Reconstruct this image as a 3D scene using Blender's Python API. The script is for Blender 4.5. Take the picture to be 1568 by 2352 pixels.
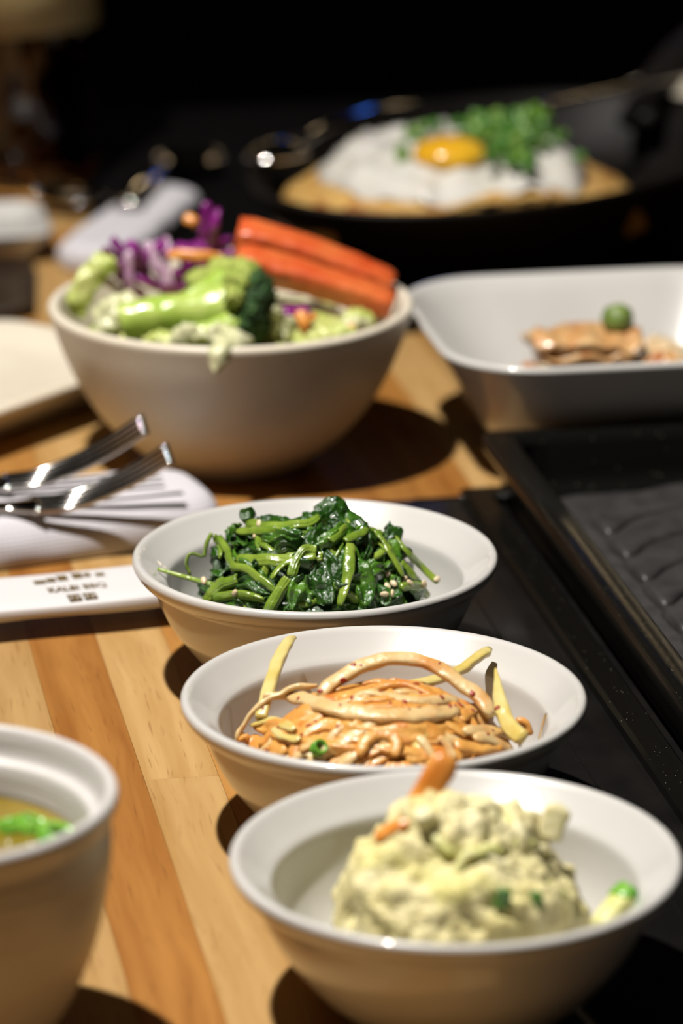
import bpy, bmesh, math, random
from mathutils import Vector, Matrix, noise

for _o in list(bpy.data.objects):
    bpy.data.objects.remove(_o)
SC = bpy.context.scene
COL = SC.collection
PI = math.pi
TH = math.radians(10.1)            # the table's edges are turned a little against the view
CT, ST = math.cos(TH), math.sin(TH)


def tv(v, u, z=0.0):
    """table axes (v across, u along the boards) to world"""
    return Vector((v * CT - u * ST, v * ST + u * CT, z))


# ---------------------------------------------------------------- camera
cd = bpy.data.cameras.new('camera')
cam = bpy.data.objects.new('camera', cd)
COL.objects.link(cam)
cam.location = (0, 0, .4166)
cam.rotation_euler = (PI / 2 - .31396, 0, 0)
cd.sensor_fit = 'VERTICAL'
cd.sensor_height = 36
cd.lens = 8560 / 2352 * 36
cd.clip_start = .05
cd.dof.use_dof = True
cd.dof.focus_distance = 1.115
cd.dof.aperture_fstop = 8.4
SC.camera = cam

# ---------------------------------------------------------------- world and lamps
w = bpy.data.worlds.new('room_dark')
SC.world = w
w.use_nodes = True
w.node_tree.nodes['Background'].inputs[0].default_value = (1.0, .86, .70, 1)
w.node_tree.nodes['Background'].inputs[1].default_value = .008


def lamp(name, kind, loc, power, color, size, aim=None, spot=None, blend=.4):
    ld = bpy.data.lights.new(name, kind)
    ld.energy = power
    ld.color = color
    ld.shadow_soft_size = size
    if spot:
        ld.spot_size = math.radians(spot)
        ld.spot_blend = blend
    ob = bpy.data.objects.new(name, ld)
    COL.objects.link(ob)
    ob.location = loc
    if aim:
        ob.rotation_euler = (Vector(aim) - Vector(loc)).to_track_quat('-Z', 'Y').to_euler()
    return ob


lamp('ceiling_spot', 'SPOT', (-.33, .89, 1.25), 134, (1.0, .95, .89), .022, (.03, 1.25, 0), 66, .55)

SC.view_settings.view_transform = 'Standard'
SC.view_settings.look = 'None'
SC.view_settings.gamma = 1
SC.view_settings.use_curve_mapping = False
SC.view_settings.exposure = 0.0

# ---------------------------------------------------------------- materials
MATS = {}
ALB = .76          # all measured colours are scaled to true reflectances by this


def _new(name):
    m = bpy.data.materials.new(name)
    m.use_nodes = True
    nt = m.node_tree
    return m, nt, nt.nodes['Principled BSDF']


def S(b, **kw):
    names = dict(color='Base Color', rough='Roughness', metal='Metallic', spec='Specular IOR Level',
                 trans='Transmission Weight', ior='IOR', sss='Subsurface Weight', coat='Coat Weight',
                 coatr='Coat Roughness', emis='Emission Color', emst='Emission Strength')
    for k, v in kw.items():
        i = b.inputs[names[k]]
        if k in ('color', 'emis'):
            v = (*v, 1)
        i.default_value = v


def mat(name, c1, c2=None, scale=60, rough=.5, bump=0, bscale=None, detail=4, contrast=(.35, .65), c3=None,
        c3scale=300, c3at=(.68, .72), stretch=None, sss=0, sssr=None, dots=0, **kw):
    if name in MATS:
        return MATS[name]
    c1 = tuple(x * ALB for x in c1)
    c2 = c2 and tuple(x * ALB for x in c2)
    c3 = c3 and tuple(x * ALB for x in c3)
    m, nt, b = _new(name)
    S(b, color=c1, rough=rough, **kw)
    if sss:
        b.inputs['Subsurface Weight'].default_value = sss
        b.inputs['Subsurface Radius'].default_value = sssr or (1, .6, .3)
        b.inputs['Subsurface Scale'].default_value = .002
    N, L = nt.nodes, nt.links
    tc = N.new('ShaderNodeTexCoord')
    oi = N.new('ShaderNodeObjectInfo')
    mul = N.new('ShaderNodeMath'); mul.operation = 'MULTIPLY'; mul.inputs[1].default_value = 7.3
    L.new(oi.outputs['Random'], mul.inputs[0])
    add = N.new('ShaderNodeVectorMath'); add.operation = 'ADD'
    L.new(tc.outputs['Object'], add.inputs[0]); L.new(mul.outputs[0], add.inputs[1])
    vec = add.outputs[0]
    if stretch:
        mp = N.new('ShaderNodeMapping'); mp.inputs['Scale'].default_value = stretch
        L.new(vec, mp.inputs['Vector']); vec = mp.outputs[0]
    col = None
    if c2:
        n = N.new('ShaderNodeTexNoise'); n.inputs['Scale'].default_value = scale; n.inputs['Detail'].default_value = detail
        L.new(vec, n.inputs['Vector'])
        r = N.new('ShaderNodeValToRGB')
        r.color_ramp.elements[0].position = contrast[0]; r.color_ramp.elements[0].color = (*c1, 1)
        r.color_ramp.elements[1].position = contrast[1]; r.color_ramp.elements[1].color = (*c2, 1)
        L.new(n.outputs['Fac'], r.inputs[0]); col = r.outputs[0]
    if dots:
        vo = N.new('ShaderNodeTexVoronoi'); vo.inputs['Scale'].default_value = dots
        L.new(vec, vo.inputs['Vector'])
        lt = N.new('ShaderNodeMath'); lt.operation = 'LESS_THAN'; lt.inputs[1].default_value = .11
        L.new(vo.outputs['Distance'], lt.inputs[0])
        sx_ = N.new('ShaderNodeSeparateColor'); L.new(vo.outputs['Color'], sx_.inputs[0])
        gt = N.new('ShaderNodeMath'); gt.operation = 'GREATER_THAN'; gt.inputs[1].default_value = .8
        L.new(sx_.outputs[0], gt.inputs[0])
        ml = N.new('ShaderNodeMath'); ml.operation = 'MULTIPLY'
        L.new(lt.outputs[0], ml.inputs[0]); L.new(gt.outputs[0], ml.inputs[1])
        mx = N.new('ShaderNodeMix'); mx.data_type = 'RGBA'
        L.new(ml.outputs[0], mx.inputs[0]); mx.inputs[6].default_value = (*c1, 1); mx.inputs[7].default_value = (*c3, 1)
        col = mx.outputs[2]
    elif c3:
        n3 = N.new('ShaderNodeTexNoise'); n3.inputs['Scale'].default_value = c3scale; n3.inputs['Detail'].default_value = 2
        L.new(vec, n3.inputs['Vector'])
        r3 = N.new('ShaderNodeValToRGB')
        r3.color_ramp.elements[0].position = c3at[0]; r3.color_ramp.elements[0].color = (0, 0, 0, 1)
        r3.color_ramp.elements[1].position = c3at[1]; r3.color_ramp.elements[1].color = (1, 1, 1, 1)
        L.new(n3.outputs['Fac'], r3.inputs[0])
        mx = N.new('ShaderNodeMix'); mx.data_type = 'RGBA'
        L.new(r3.outputs[0], mx.inputs[0])
        if col: L.new(col, mx.inputs[6])
        else: mx.inputs[6].default_value = (*c1, 1)
        mx.inputs[7].default_value = (*c3, 1)
        col = mx.outputs[2]
    if col: L.new(col, b.inputs['Base Color'])
    if bump:
        nb = N.new('ShaderNodeTexNoise'); nb.inputs['Scale'].default_value = bscale or scale; nb.inputs['Detail'].default_value = 5
        L.new(vec, nb.inputs['Vector'])
        bp = N.new('ShaderNodeBump'); bp.inputs['Strength'].default_value = bump; bp.inputs['Distance'].default_value = .002
        L.new(nb.outputs['Fac'], bp.inputs['Height']); L.new(bp.outputs[0], b.inputs['Normal'])
    MATS[name] = m
    return m


def wood(name, light, dark, line):
    light, dark, line = (tuple(x * ALB for x in c) for c in (light, dark, line))
    m, nt, b = _new(name)
    N, L = nt.nodes, nt.links
    tc = N.new('ShaderNodeTexCoord'); oi = N.new('ShaderNodeObjectInfo')
    mul = N.new('ShaderNodeMath'); mul.operation = 'MULTIPLY'; mul.inputs[1].default_value = 11.7
    L.new(oi.outputs['Random'], mul.inputs[0])
    add = N.new('ShaderNodeVectorMath'); add.operation = 'ADD'
    L.new(tc.outputs['Object'], add.inputs[0]); L.new(mul.outputs[0], add.inputs[1])
    # slow warp of the grain
    nw = N.new('ShaderNodeTexNoise'); nw.inputs['Scale'].default_value = 9; nw.inputs['Detail'].default_value = 2
    L.new(add.outputs[0], nw.inputs['Vector'])
    wv = N.new('ShaderNodeVectorMath'); wv.operation = 'SCALE'; wv.inputs['Scale'].default_value = .012
    L.new(nw.outputs['Color'], wv.inputs[0])
    a2 = N.new('ShaderNodeVectorMath'); a2.operation = 'ADD'
    L.new(add.outputs[0], a2.inputs[0]); L.new(wv.outputs[0], a2.inputs[1])
    m1 = N.new('ShaderNodeMapping'); m1.inputs['Scale'].default_value = (150, 7, 150)
    L.new(a2.outputs[0], m1.inputs['Vector'])
    n1 = N.new('ShaderNodeTexNoise'); n1.inputs['Scale'].default_value = 1; n1.inputs['Detail'].default_value = 3
    L.new(m1.outputs[0], n1.inputs['Vector'])
    r1 = N.new('ShaderNodeValToRGB')
    r1.color_ramp.elements[0].position = .3; r1.color_ramp.elements[0].color = (*dark, 1)
    r1.color_ramp.elements[1].position = .68; r1.color_ramp.elements[1].color = (*light, 1)
    L.new(n1.outputs['Fac'], r1.inputs[0])
    m2 = N.new('ShaderNodeMapping'); m2.inputs['Scale'].default_value = (900, 45, 900)
    L.new(a2.outputs[0], m2.inputs['Vector'])
    n2 = N.new('ShaderNodeTexNoise'); n2.inputs['Scale'].default_value = 1; n2.inputs['Detail'].default_value = 2
    L.new(m2.outputs[0], n2.inputs['Vector'])
    r2 = N.new('ShaderNodeValToRGB')
    r2.color_ramp.elements[0].position = .60; r2.color_ramp.elements[0].color = (0, 0, 0, 1)
    r2.color_ramp.elements[1].position = .76; r2.color_ramp.elements[1].color = (.55, .55, .55, 1)
    L.new(n2.outputs['Fac'], r2.inputs[0])
    mx = N.new('ShaderNodeMix'); mx.data_type = 'RGBA'
    L.new(r2.outputs[0], mx.inputs[0]); L.new(r1.outputs[0], mx.inputs[6]); mx.inputs[7].default_value = (*line, 1)
    # every board a little lighter or darker than its neighbour
    hv = N.new('ShaderNodeHueSaturation')
    mr = N.new('ShaderNodeMapRange'); mr.inputs[3].default_value = .88; mr.inputs[4].default_value = 1.1
    L.new(oi.outputs['Random'], mr.inputs[0]); L.new(mr.outputs[0], hv.inputs['Value'])
    L.new(mx.outputs[2], hv.inputs['Color']); L.new(hv.outputs[0], b.inputs['Base Color'])
    bp = N.new('ShaderNodeBump'); bp.inputs['Strength'].default_value = .12; bp.inputs['Distance'].default_value = .0005
    L.new(n2.outputs['Fac'], bp.inputs['Height']); L.new(bp.outputs[0], b.inputs['Normal'])
    S(b, rough=.6, spec=.25)
    MATS[name] = m
    return m


WOODL = wood('wood_light', (.53, .33, .128), (.41, .225, .068), (.22, .10, .026))
WOODD = wood('wood_dark', (.40, .175, .035), (.27, .098, .014), (.14, .045, .008))
WOODM = wood('wood_mid', (.46, .225, .056), (.37, .162, .034), (.18, .068, .014))
CER = mat('glazed_white_ceramic', (.63, .615, .58), (.67, .655, .62), 30, rough=.30, coat=.6, coatr=.05)
STONE = mat('speckled_cream_stoneware', (.76, .68, .54), (.84, .765, .62), 25, rough=.42, c3=(.18, .12, .07), c3scale=420, c3at=(.735, .75))
GLOSSBLK = mat('polished_black_plate', (.007, .0065, .0065), (.012, .011, .010), 40, rough=.13, spec=.45)
ENAMEL = mat('speckled_black_enamel', (.0045, .0045, .0038), rough=.22, spec=.35, c3=(.26, .26, .19), dots=700, bump=.03, bscale=900)
GRILL = mat('dark_grill_coating', (.030, .028, .028), (.05, .046, .045), 120, rough=.45, bump=.12, bscale=700)
SEAM = mat('seam_black', (.004, .004, .004), rough=.6)
CAST = mat('black_cast_iron', (.004, .003, .0025), (.007, .0055, .0045), 80, rough=.55, spec=.2, bump=.1, bscale=500)
MATTBLK = mat('matt_black_plate', (.0018, .0016, .0016), (.003, .0026, .0025), 40, rough=.9, spec=.05)
STEEL = mat('polished_steel', (.74, .71, .67), rough=.09, metal=1.0)
PAPER = mat('white_paper', (.74, .72, .72), rough=.55)
GOLD = mat('gold_print', (.19, .125, .045), rough=.45, metal=.25)
CARROT = mat('carrot_orange', (.75, .24, .03), (.85, .36, .07), 180, rough=.35, sss=.15)


# ---------------------------------------------------------------- mesh helpers
def obj(name, verts, faces, m, parent=None, smooth=True, origin='auto'):
    me = bpy.data.meshes.new(name)
    vs = [Vector(v) for v in verts]
    o_ = Vector((0, 0, 0))
    if parent is None and origin == 'auto':
        mn = Vector([min(v[i] for v in vs) for i in range(3)]); mxv = Vector([max(v[i] for v in vs) for i in range(3)])
        o_ = Vector(((mn.x + mxv.x) / 2, (mn.y + mxv.y) / 2, mn.z))
    me.from_pydata([v - o_ for v in vs], [], faces)
    bm = bmesh.new(); bm.from_mesh(me)
    bmesh.ops.recalc_face_normals(bm, faces=bm.faces)
    bm.to_mesh(me); bm.free()
    if smooth:
        me.shade_smooth()
    me.materials.append(m)
    ob = bpy.data.objects.new(name, me)
    COL.objects.link(ob)
    ob.location = o_
    if parent is not None:
        ob.parent = parent
    return ob


def tag(o, label, cat, group=None, kind=None):
    o['label'] = label
    o['category'] = cat
    if group: o['group'] = group
    if kind: o['kind'] = kind
    return o


def thing(name, label, cat, loc=(0, 0, 0), rz=0, group=None):
    e = bpy.data.objects.new(name, None)
    e.empty_display_size = .01
    COL.objects.link(e)
    e.location = loc
    e.rotation_euler = (0, 0, rz)
    return tag(e, label, cat, group)


def lathe(profile, n=96, sx=1.0, sy=1.0):
    V, F = [], []
    k = len(profile)
    idx = []
    for (r, z) in profile:
        if r < 1e-7:
            idx.append([len(V)] * n); V.append((0, 0, z))
        else:
            s = len(V); idx.append(list(range(s, s + n)))
            for i in range(n):
                a = 2 * PI * i / n
                V.append((r * math.cos(a) * sx, r * math.sin(a) * sy, z))
    for j in range(k - 1):
        A, B = idx[j], idx[j + 1]
        for i in range(n):
            i2 = (i + 1) % n
            f = []
            for q in (A[i], A[i2], B[i2], B[i]):
                if q not in f: f.append(q)
            if len(f) > 2: F.append(f)
    return V, F


def smooth_profile(p, it=2):
    """round a polyline by corner cutting, keeping its ends"""
    for _ in range(it):
        q = [p[0]]
        for a, b in zip(p[:-1], p[1:]):
            q.append((a[0] * .75 + b[0] * .25, a[1] * .75 + b[1] * .25))
            q.append((a[0] * .25 + b[0] * .75, a[1] * .25 + b[1] * .75))
        q.append(p[-1]); p = q
    return p


def rrect(hx, hy, r, n=8):
    pts = []
    for cx, cy, a0 in ((hx - r, hy - r, 0), (-hx + r, hy - r, PI / 2), (-hx + r, -hy + r, PI), (hx - r, -hy + r, 1.5 * PI)):
        for i in range(n + 1):
            a = a0 + PI / 2 * i / n
            pts.append((cx + r * math.cos(a), cy + r * math.sin(a)))
    return pts


def dense(loop, n):
    """resample a closed 2D loop to n evenly spaced points"""
    P = [Vector((p[0], p[1])) for p in loop] + [Vector((loop[0][0], loop[0][1]))]
    d = [0]
    for a, b in zip(P[:-1], P[1:]): d.append(d[-1] + (b - a).length)
    out = []
    j = 0
    for k in range(n):
        t = d[-1] * k / n
        while d[j + 1] < t: j += 1
        q = P[j].lerp(P[j + 1], (t - d[j]) / max(1e-9, d[j + 1] - d[j]))
        out.append((q.x, q.y))
    return out


def loft(loops, cap_first=True, cap_last=True):
    """loops: lists of 3D points with equal count"""
    V, F = [], []
    n = len(loops[0])
    for lp in loops: V += [tuple(p) for p in lp]
    for j in range(len(loops) - 1):
        for i in range(n):
            i2 = (i + 1) % n
            F.append((j * n + i, j * n + i2, (j + 1) * n + i2, (j + 1) * n + i))
    if cap_first: F.append(tuple(range(n - 1, -1, -1)))
    if cap_last: F.append(tuple(range((len(loops) - 1) * n, len(loops) * n)))
    return V, F


def rr_loft(rows, n=8):
    """rows: (hx, hy, corner radius, z) from outside base round to inside floor"""
    return loft([[(x, y, z) for x, y in rrect(hx, hy, r, n)] for hx, hy, r, z in rows])


def crom(pts, n):
    P = [Vector(p) for p in pts]
    P = [P[0] * 2 - P[1]] + P + [P[-1] * 2 - P[-2]]
    out = []
    segs = len(P) - 3
    for k in range(n + 1):
        t = k / n * segs
        i = min(int(t), segs - 1); t -= i
        p0, p1, p2, p3 = P[i:i + 4]
        out.append(.5 * ((2 * p1) + (p2 - p0) * t + (2 * p0 - 5 * p1 + 4 * p2 - p3) * t * t + (3 * p1 - p0 - 3 * p2 + p3) * t ** 3))
    return out


def frames(pts, ups):
    out = []
    n = len(pts)
    for i in range(n):
        t = (pts[min(i + 1, n - 1)] - pts[max(i - 1, 0)]).normalized()
        u = Vector(ups[i] if isinstance(ups, list) else ups)
        s = t.cross(u)
        if s.length < 1e-5: s = t.cross(Vector((.3, .9, .1)))
        s.normalize(); u = s.cross(t).normalized()
        out.append((t, s, u))
    return out


def sweep(pts, hw, ht, ups=(0, 0, 1), m=10, power=2.0, twist=0, ridge=0, rseed=0, wob=0):
    """tube of superellipse section; hw/ht: functions of 0..1"""
    fr = frames(pts, ups)
    loops = []
    n = len(pts)
    for i, (p, (t, s, u)) in enumerate(zip(pts, fr)):
        f = i / (n - 1)
        a_, b_ = hw(f), ht(f)
        tw = twist * f
        lp = []
        for k in range(m):
            a = 2 * PI * k / m
            c, d = math.cos(a), math.sin(a)
            x = math.copysign(abs(c) ** (2 / power), c) * a_
            y = math.copysign(abs(d) ** (2 / power), d) * b_
            if ridge: 
                g = 1 + ridge * math.sin(k * 2.4 + rseed)
                x *= g; y *= g
            x, y = x * math.cos(tw) - y * math.sin(tw), x * math.sin(tw) + y * math.cos(tw)
            q = p + s * x + u * y
            if wob:
                q = q + noise.noise_vector(q * 220 + Vector((rseed, 0, 0))) * wob
            lp.append(q)
        loops.append(lp)
    return loft(loops)


def taper(v, a=.15, b=.15, e0=.35, e1=.35):
    """constant v with rounded ends"""
    def f(t):
        k = 1.0
        if t < a: k = e0 + (1 - e0) * math.sin(t / a * PI / 2)
        if t > 1 - b: k = min(k, e1 + (1 - e1) * math.sin((1 - t) / b * PI / 2))
        return v * k
    return f


def sheet(pts, hw, ups, across=8, thick=.0006, curl=.25, crump=.001, cs=260, seed=0, ruffle=0, pleat=0, pf=2.5):
    """crumpled leaf: closed thin solid swept along pts"""
    fr = frames(pts, ups)
    n = len(pts)
    top, bot = [], []
    off = Vector((seed * 3.17, seed * 1.3, seed * .7))
    for i, (p, (t, s, u)) in enumerate(zip(pts, fr)):
        f = i / (n - 1)
        w_ = hw(f)
        for k in range(across + 1):
            x = -1 + 2 * k / across
            q = p + s * (x * w_ * (1 - curl * .3 * abs(x))) - u * (curl * w_ * x * x)
            q = q + u * (noise.noise(q * cs + off) * crump * 1.6) + s * (noise.noise(q * cs * .7 - off) * crump)
            if pleat: q = q + u * (pleat * math.cos(x * PI * pf + seed + f * 1.5))
            if ruffle: q = q + u * (ruffle * abs(x) ** 2 * math.sin(f * 26 + seed + (0 if x > 0 else 1.7)))
            mid = u * (thick * (1 - .75 * abs(x) ** 3))
            top.append(q + mid * .5); bot.append(q - mid * .5)
    V = top + bot
    N_ = len(top); A = across + 1
    F = []
    for i in range(n - 1):
        for k in range(across):
            a = i * A + k
            F.append((a, a + 1, a + A + 1, a + A)); F.append((N_ + a, N_ + a + A, N_ + a + A + 1, N_ + a + 1))
        for k in (0, across):
            a = i * A + k
            F.append((a, a + A, N_ + a + A, N_ + a) if k == 0 else (a, N_ + a, N_ + a + A, a + A))
    for i in (0, n - 1):
        for k in range(across):
            a = i * A + k
            F.append((a, N_ + a, N_ + a + 1, a + 1) if i == 0 else (a, a + 1, N_ + a + 1, N_ + a))
    return V, F


_ico = {}


def ico(sub):
    if sub not in _ico:
        bm = bmesh.new(); bmesh.ops.create_icosphere(bm, subdivisions=sub, radius=1)
        bm.verts.ensure_lookup_table()
        _ico[sub] = ([v.co.copy() for v in bm.verts], [tuple(v.index for v in f.verts) for f in bm.faces]); bm.free()
    return _ico[sub]


def blob(c, r, amp=.1, sc=3.0, sub=3, seed=0, octaves=2, zmin=None, rot=None):
    vs, fs = ico(sub)
    off = Vector((seed * 5.1, seed * 2.3, seed))
    V = []
    for v in vs:
        k = 1.0
        for o_ in range(octaves):
            k += amp / (1.8 ** o_) * noise.noise(v * sc * 2 ** o_ + off)
        q = Vector((v.x * r[0] * k, v.y * r[1] * k, v.z * r[2] * k))
        if rot: q = rot @ q
        q = q + Vector(c)
        if zmin is not None and q.z < zmin: q.z = zmin
        V.append(q)
    return V, list(fs)


def join(*parts):
    V, F = [], []
    for v, f in parts:
        o_ = len(V); V += list(v); F += [tuple(i + o_ for i in q) for q in f]
    return V, F


def box(x0, x1, y0, y1, z0, z1, ch=0.0):
    lp = [[(x0, y0, z0), (x1, y0, z0), (x1, y1, z0), (x0, y1, z0)],
          [(x0, y0, z1 - ch), (x1, y0, z1 - ch), (x1, y1, z1 - ch), (x0, y1, z1 - ch)]]
    if ch:
        lp.append([(x0 + ch, y0 + ch, z1), (x1 - ch, y0 + ch, z1), (x1 - ch, y1 - ch, z1), (x0 + ch, y1 - ch, z1)])
    return loft(lp)


def mm(l):
    return [Vector((a / 1e4, b / 1e4, c / 1e4)) for a, b, c in l]


RND = random.Random(7)


def whereabouts(V, c, r0):
    """left / right / front / rear / top part of a heap round c"""
    n = len(V)
    dx = sum(v[0] for v in V) / n - c[0]; dy = sum(v[1] for v in V) / n - c[1]
    if math.hypot(dx, dy) < r0: return 'top'
    a = (math.degrees(math.atan2(dy, dx)) + 360 + 22.5) % 360
    return ('right side', 'right rear', 'rear', 'left rear', 'left side', 'left front', 'front', 'right front')[int(a // 45)]



def inner_r(prof, z):
    """inner radius of a bowl at height z, from its inside profile (r falling with z)"""
    for (r0, z0), (r1, z1) in zip(prof[:-1], prof[1:]):
        if z0 >= z >= z1: return r1 + (r0 - r1) * (z - z1) / max(1e-9, z0 - z1)
    return prof[0][0] if z > prof[0][1] else 0.0


def fit_in(V, c, prof, zf, gap=.0004):
    """keep points inside a bowl standing at c; zf is the floor height"""
    out = []
    for v in V:
        v = Vector(v)
        dx, dy = v.x - c[0], v.y - c[1]
        z = max(v.z, zf)
        r = math.hypot(dx, dy)
        lim = inner_r(prof, z - .0003) - gap
        if z < prof[0][1] and r > max(lim, .001):
            # lift to the wall or pull in, whichever is shorter
            k = max(lim, .012) / r
            if r - max(lim, .012) > .003:
                for s in range(14):
                    z += .0015
                    lim = inner_r(prof, z - .0003) - gap
                    if r - lim < .003: break
                k = min(1, max(lim, .012) / r)
            dx *= k; dy *= k
        out.append(Vector((c[0] + dx, c[1] + dy, z)))
    return out


from mathutils.bvhtree import BVHTree


class Surface:
    """collects world-space meshes so that small things can be laid on them"""
    def __init__(self): self.V, self.F = [], []
    def add(self, V, F):
        o_ = len(self.V); self.V += [Vector(v) for v in V]; self.F += [tuple(i + o_ for i in f) for f in F]
    def build(self): self.t = BVHTree.FromPolygons(self.V, self.F); return self
    def drop(self, p, n):
        h = self.t.ray_cast(p + n * .02, -n)
        if h[0] is None: return None, None
        return h[0], (h[1] if h[1].dot(n) > 0 else -h[1])

# ================================================================ the room
DARKW = mat('dark_wall_paint', (.006, .005, .005), (.009, .007, .006), 3, rough=.8)
DARKF = mat('dark_floor', (.008, .006, .005), (.012, .009, .007), 4, rough=.6)
o = obj('floor', *box(-3, 3, -1.5, 4.2, -.80, -.75), DARKF, smooth=False); o['kind'] = 'structure'
o['label'] = 'near-black floor of the unlit dining room'
o = obj('wall_back', *box(-3, 3, 4.2, 4.3, -.80, 2.6), DARKW, smooth=False); o['kind'] = 'structure'
o['label'] = 'near-black far wall of the unlit dining room'

# unseen globe lamps, added above the view to make glints on the spoons
for i_, (x_, z_, c_, e_) in enumerate(((-.70, .78, (1, .74, .42), 9), (-.25, .70, (1, .74, .42), 9), (.10, .64, (.06, .22, 1.0), 9), (.42, .74, (1, .74, .42), 9), (.80, .80, (1, .78, .5), 8), (1.25, .72, (1, .74, .42), 8))):
    wl = thing('glint_lamp', ('blue' if i_ == 2 else 'warm') + ' unseen globe lamp added for glints on the dark far wall, number %s from the left' % ('one', 'two', 'three', 'four', 'five', 'six')[i_], 'lamp', (x_, 4.2, z_))
    gm, gn, gb = _new('globe_light_%d' % i_); S(gb, color=c_, rough=.4, emis=c_, emst=e_)
    obj('globe', *blob((0, -.09, 0), (.05, .05, .05), 0, 1, 3), gm, parent=wl)
    obj('bracket', *join(box(-.012, .012, -.05, 0, -.012, .012), box(-.03, .03, -.008, 0, -.05, .05)), CAST, parent=wl, smooth=False)

# ================================================================ table
RW = .0222
V0 = .1003
table = thing('table', 'butcher-block table top of narrow light and dark wooden staves', 'table', (0, 0, 0), TH)
SLAB_U = 1.2735
rnd = random.Random(11)
plank_cache = {}


def plank(v, u0, u1, m):
    L_ = round(u1 - u0, 3)
    key = (L_, m.name)
    if key not in plank_cache:
        V, F = box(-RW / 2 + .00003, RW / 2 - .00003, .00004, L_ - .00004, -.022, 0, .00012)
        plank_cache[key] = obj('plank', V, F, m, parent=table, smooth=False)
        p = plank_cache[key]
    else:
        p = plank_cache[key].copy(); COL.objects.link(p); p.parent = table
    p.location = (v, u0, 0)
    return p


def row(k, ua, ub, first, tones):
    u = ua
    ln = first
    i = 0
    while u < ub - .02:
        e = min(u + ln, ub)
        if ub - e < .12: e = ub
        e = round(e, 3)
        plank(V0 + (k + .5) * RW, u, e, tones[i % len(tones)])
        u = e; i += 1
        ln = rnd.choice([.40, .46, .52, .58])


FIX = {-2: (.90, [WOODM, WOODL]), -1: (.95, [WOODL, WOODL]), 0: (.80, [WOODD, WOODM]), 1: (.57, [WOODL, WOODL, WOODM]), 2: (.75, [WOODM, WOODL]),
       3: (.68, [WOODL, WOODM])}
FARU = 1.500
for k in range(-15, 34):
    inslab = 4 <= k < 25
    if k in FIX:
        row(k, .45, 1.98, *FIX[k])
    else:
        tn = [rnd.choice([WOODL, WOODM, WOODD, WOODL]) for _ in range(5)]
        if k in (6, 7): tn = [WOODD]
        if k in (8, 10): tn = [WOODL]
        if k == 9: tn = [WOODM]
        if inslab:
            plank(V0 + (k + .5) * RW, .45, .55, rnd.choice([WOODL, WOODM]))
            plank(V0 + (k + .5) * RW, SLAB_U, FARU, tn[0])
        else:
            row(k, .45, 1.98, rnd.choice([.26, .38, .5]), tn)
VL, VR = V0 - 15 * RW, V0 + 34 * RW
obj('core_panel', *box(VL + .01, VR - .01, .46, 1.97, -.045, -.0225), WOODD, parent=table, smooth=False)
for a, b in ((VL + .06, .52), (VR - .06, .52), (VL + .06, 1.91), (VR - .06, 1.91)):
    obj('leg', *box(a - .03, a + .03, b - .03, b + .03, -.75, -.0455, 0), WOODD, parent=table, smooth=False)

# ================================================================ grill set into the table
SV0, SV1 = V0 + 4 * RW, V0 + 25 * RW
gs = thing('grill_surround', 'polished black plate set flush into the wooden table around the grill', 'grill', (0, 0, 0), TH)
obj('plate', *box(SV0 + .0003, SV1 - .0003, .5503, SLAB_U - .0003, -.020, 0, .0004), GLOSSBLK, parent=gs, smooth=False)
obj('far_plate', *box(SV0 + .0003, SV1 - .0003, FARU + .0003, 1.98, -.020, 0, .0004), MATTBLK, parent=gs, smooth=False)
# raised trim strip, with a bevelled top, running round the opening
def rect_ring(rows):
    """rows: (v0, v1, u0, u1, z)"""
    return loft([[(a, c, z), (b, c, z), (b, d, z), (a, d, z)] for a, b, c, d, z in rows])


def ring(v0, v1, u0, u1, wd, z0, z1, ch):
    rows = [(v0, v1, u0, u1, z0), (v0, v1, u0, u1, z1 - ch), (v0 + ch, v1 - ch, u0 + ch, u1 - ch, z1),
            (v0 + wd - ch, v1 - wd + ch, u0 + wd - ch, u1 - wd + ch, z1), (v0 + wd, v1 - wd, u0 + wd, u1 - wd, z1 - ch),
            (v0 + wd, v1 - wd, u0 + wd, u1 - wd, z0)]
    V, F = [], []
    for a, b, c, d, z in rows: V += [(a, c, z), (b, c, z), (b, d, z), (a, d, z)]
    n = len(rows)
    for j in range(n):
        j2 = (j + 1) % n
        for i in range(4):
            i2 = (i + 1) % 4
            F.append((j * 4 + i, j * 4 + i2, j2 * 4 + i2, j2 * 4 + i))
    return V, F


obj('trim_strip', *ring(.2705, .62, .70, SLAB_U - .002, .0105, .0002, .0042, .0012), ENAMEL, parent=gs, smooth=False)
obj('seam', *ring(.2530, .64, .62, SLAB_U - .0008, .0007, .0001, .0006, .0002), GLOSSBLK, parent=gs, smooth=False)

tray = thing('grill_tray', 'black speckled enamel grill tray with raised rim beside the small bowls', 'grill', (0, 0, 0), TH)
TV0, TV1, TU0, TU1, TZ = .2775, .612, .72, 1.2715, .026
rows = []
def trow(d, z): rows.append((TV0 + d, TV1 - d, TU0 + d, TU1 - d, z))
for d, z in ((.006, .0045), (.006, .014), (.0012, .0185), (0, .0215), (.0003, .0240), (.0016, .0258), (.0030, TZ), (.0095, TZ), (.0105, .0252), (.0118, .0225)):
    trow(d, z)
V, F = [], []
for a, b, c, d, z in rows: V += [(x, y, z) for x, y in [(q[0] + (a + b) / 2, q[1] + (c + d) / 2) for q in rrect((b - a) / 2, (d - c) / 2, .004, 4)]]
nn = len(rrect(1, 1, .1, 4))
for j in range(len(rows)):
    j2 = (j + 1) % len(rows)
    if j2 == 0: continue
    for i in range(nn):
        i2 = (i + 1) % nn
        F.append((j * nn + i, j * nn + i2, j2 * nn + i2, j2 * nn + i))
obj('rim', V, F, ENAMEL, parent=tray)
rows = []
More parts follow.
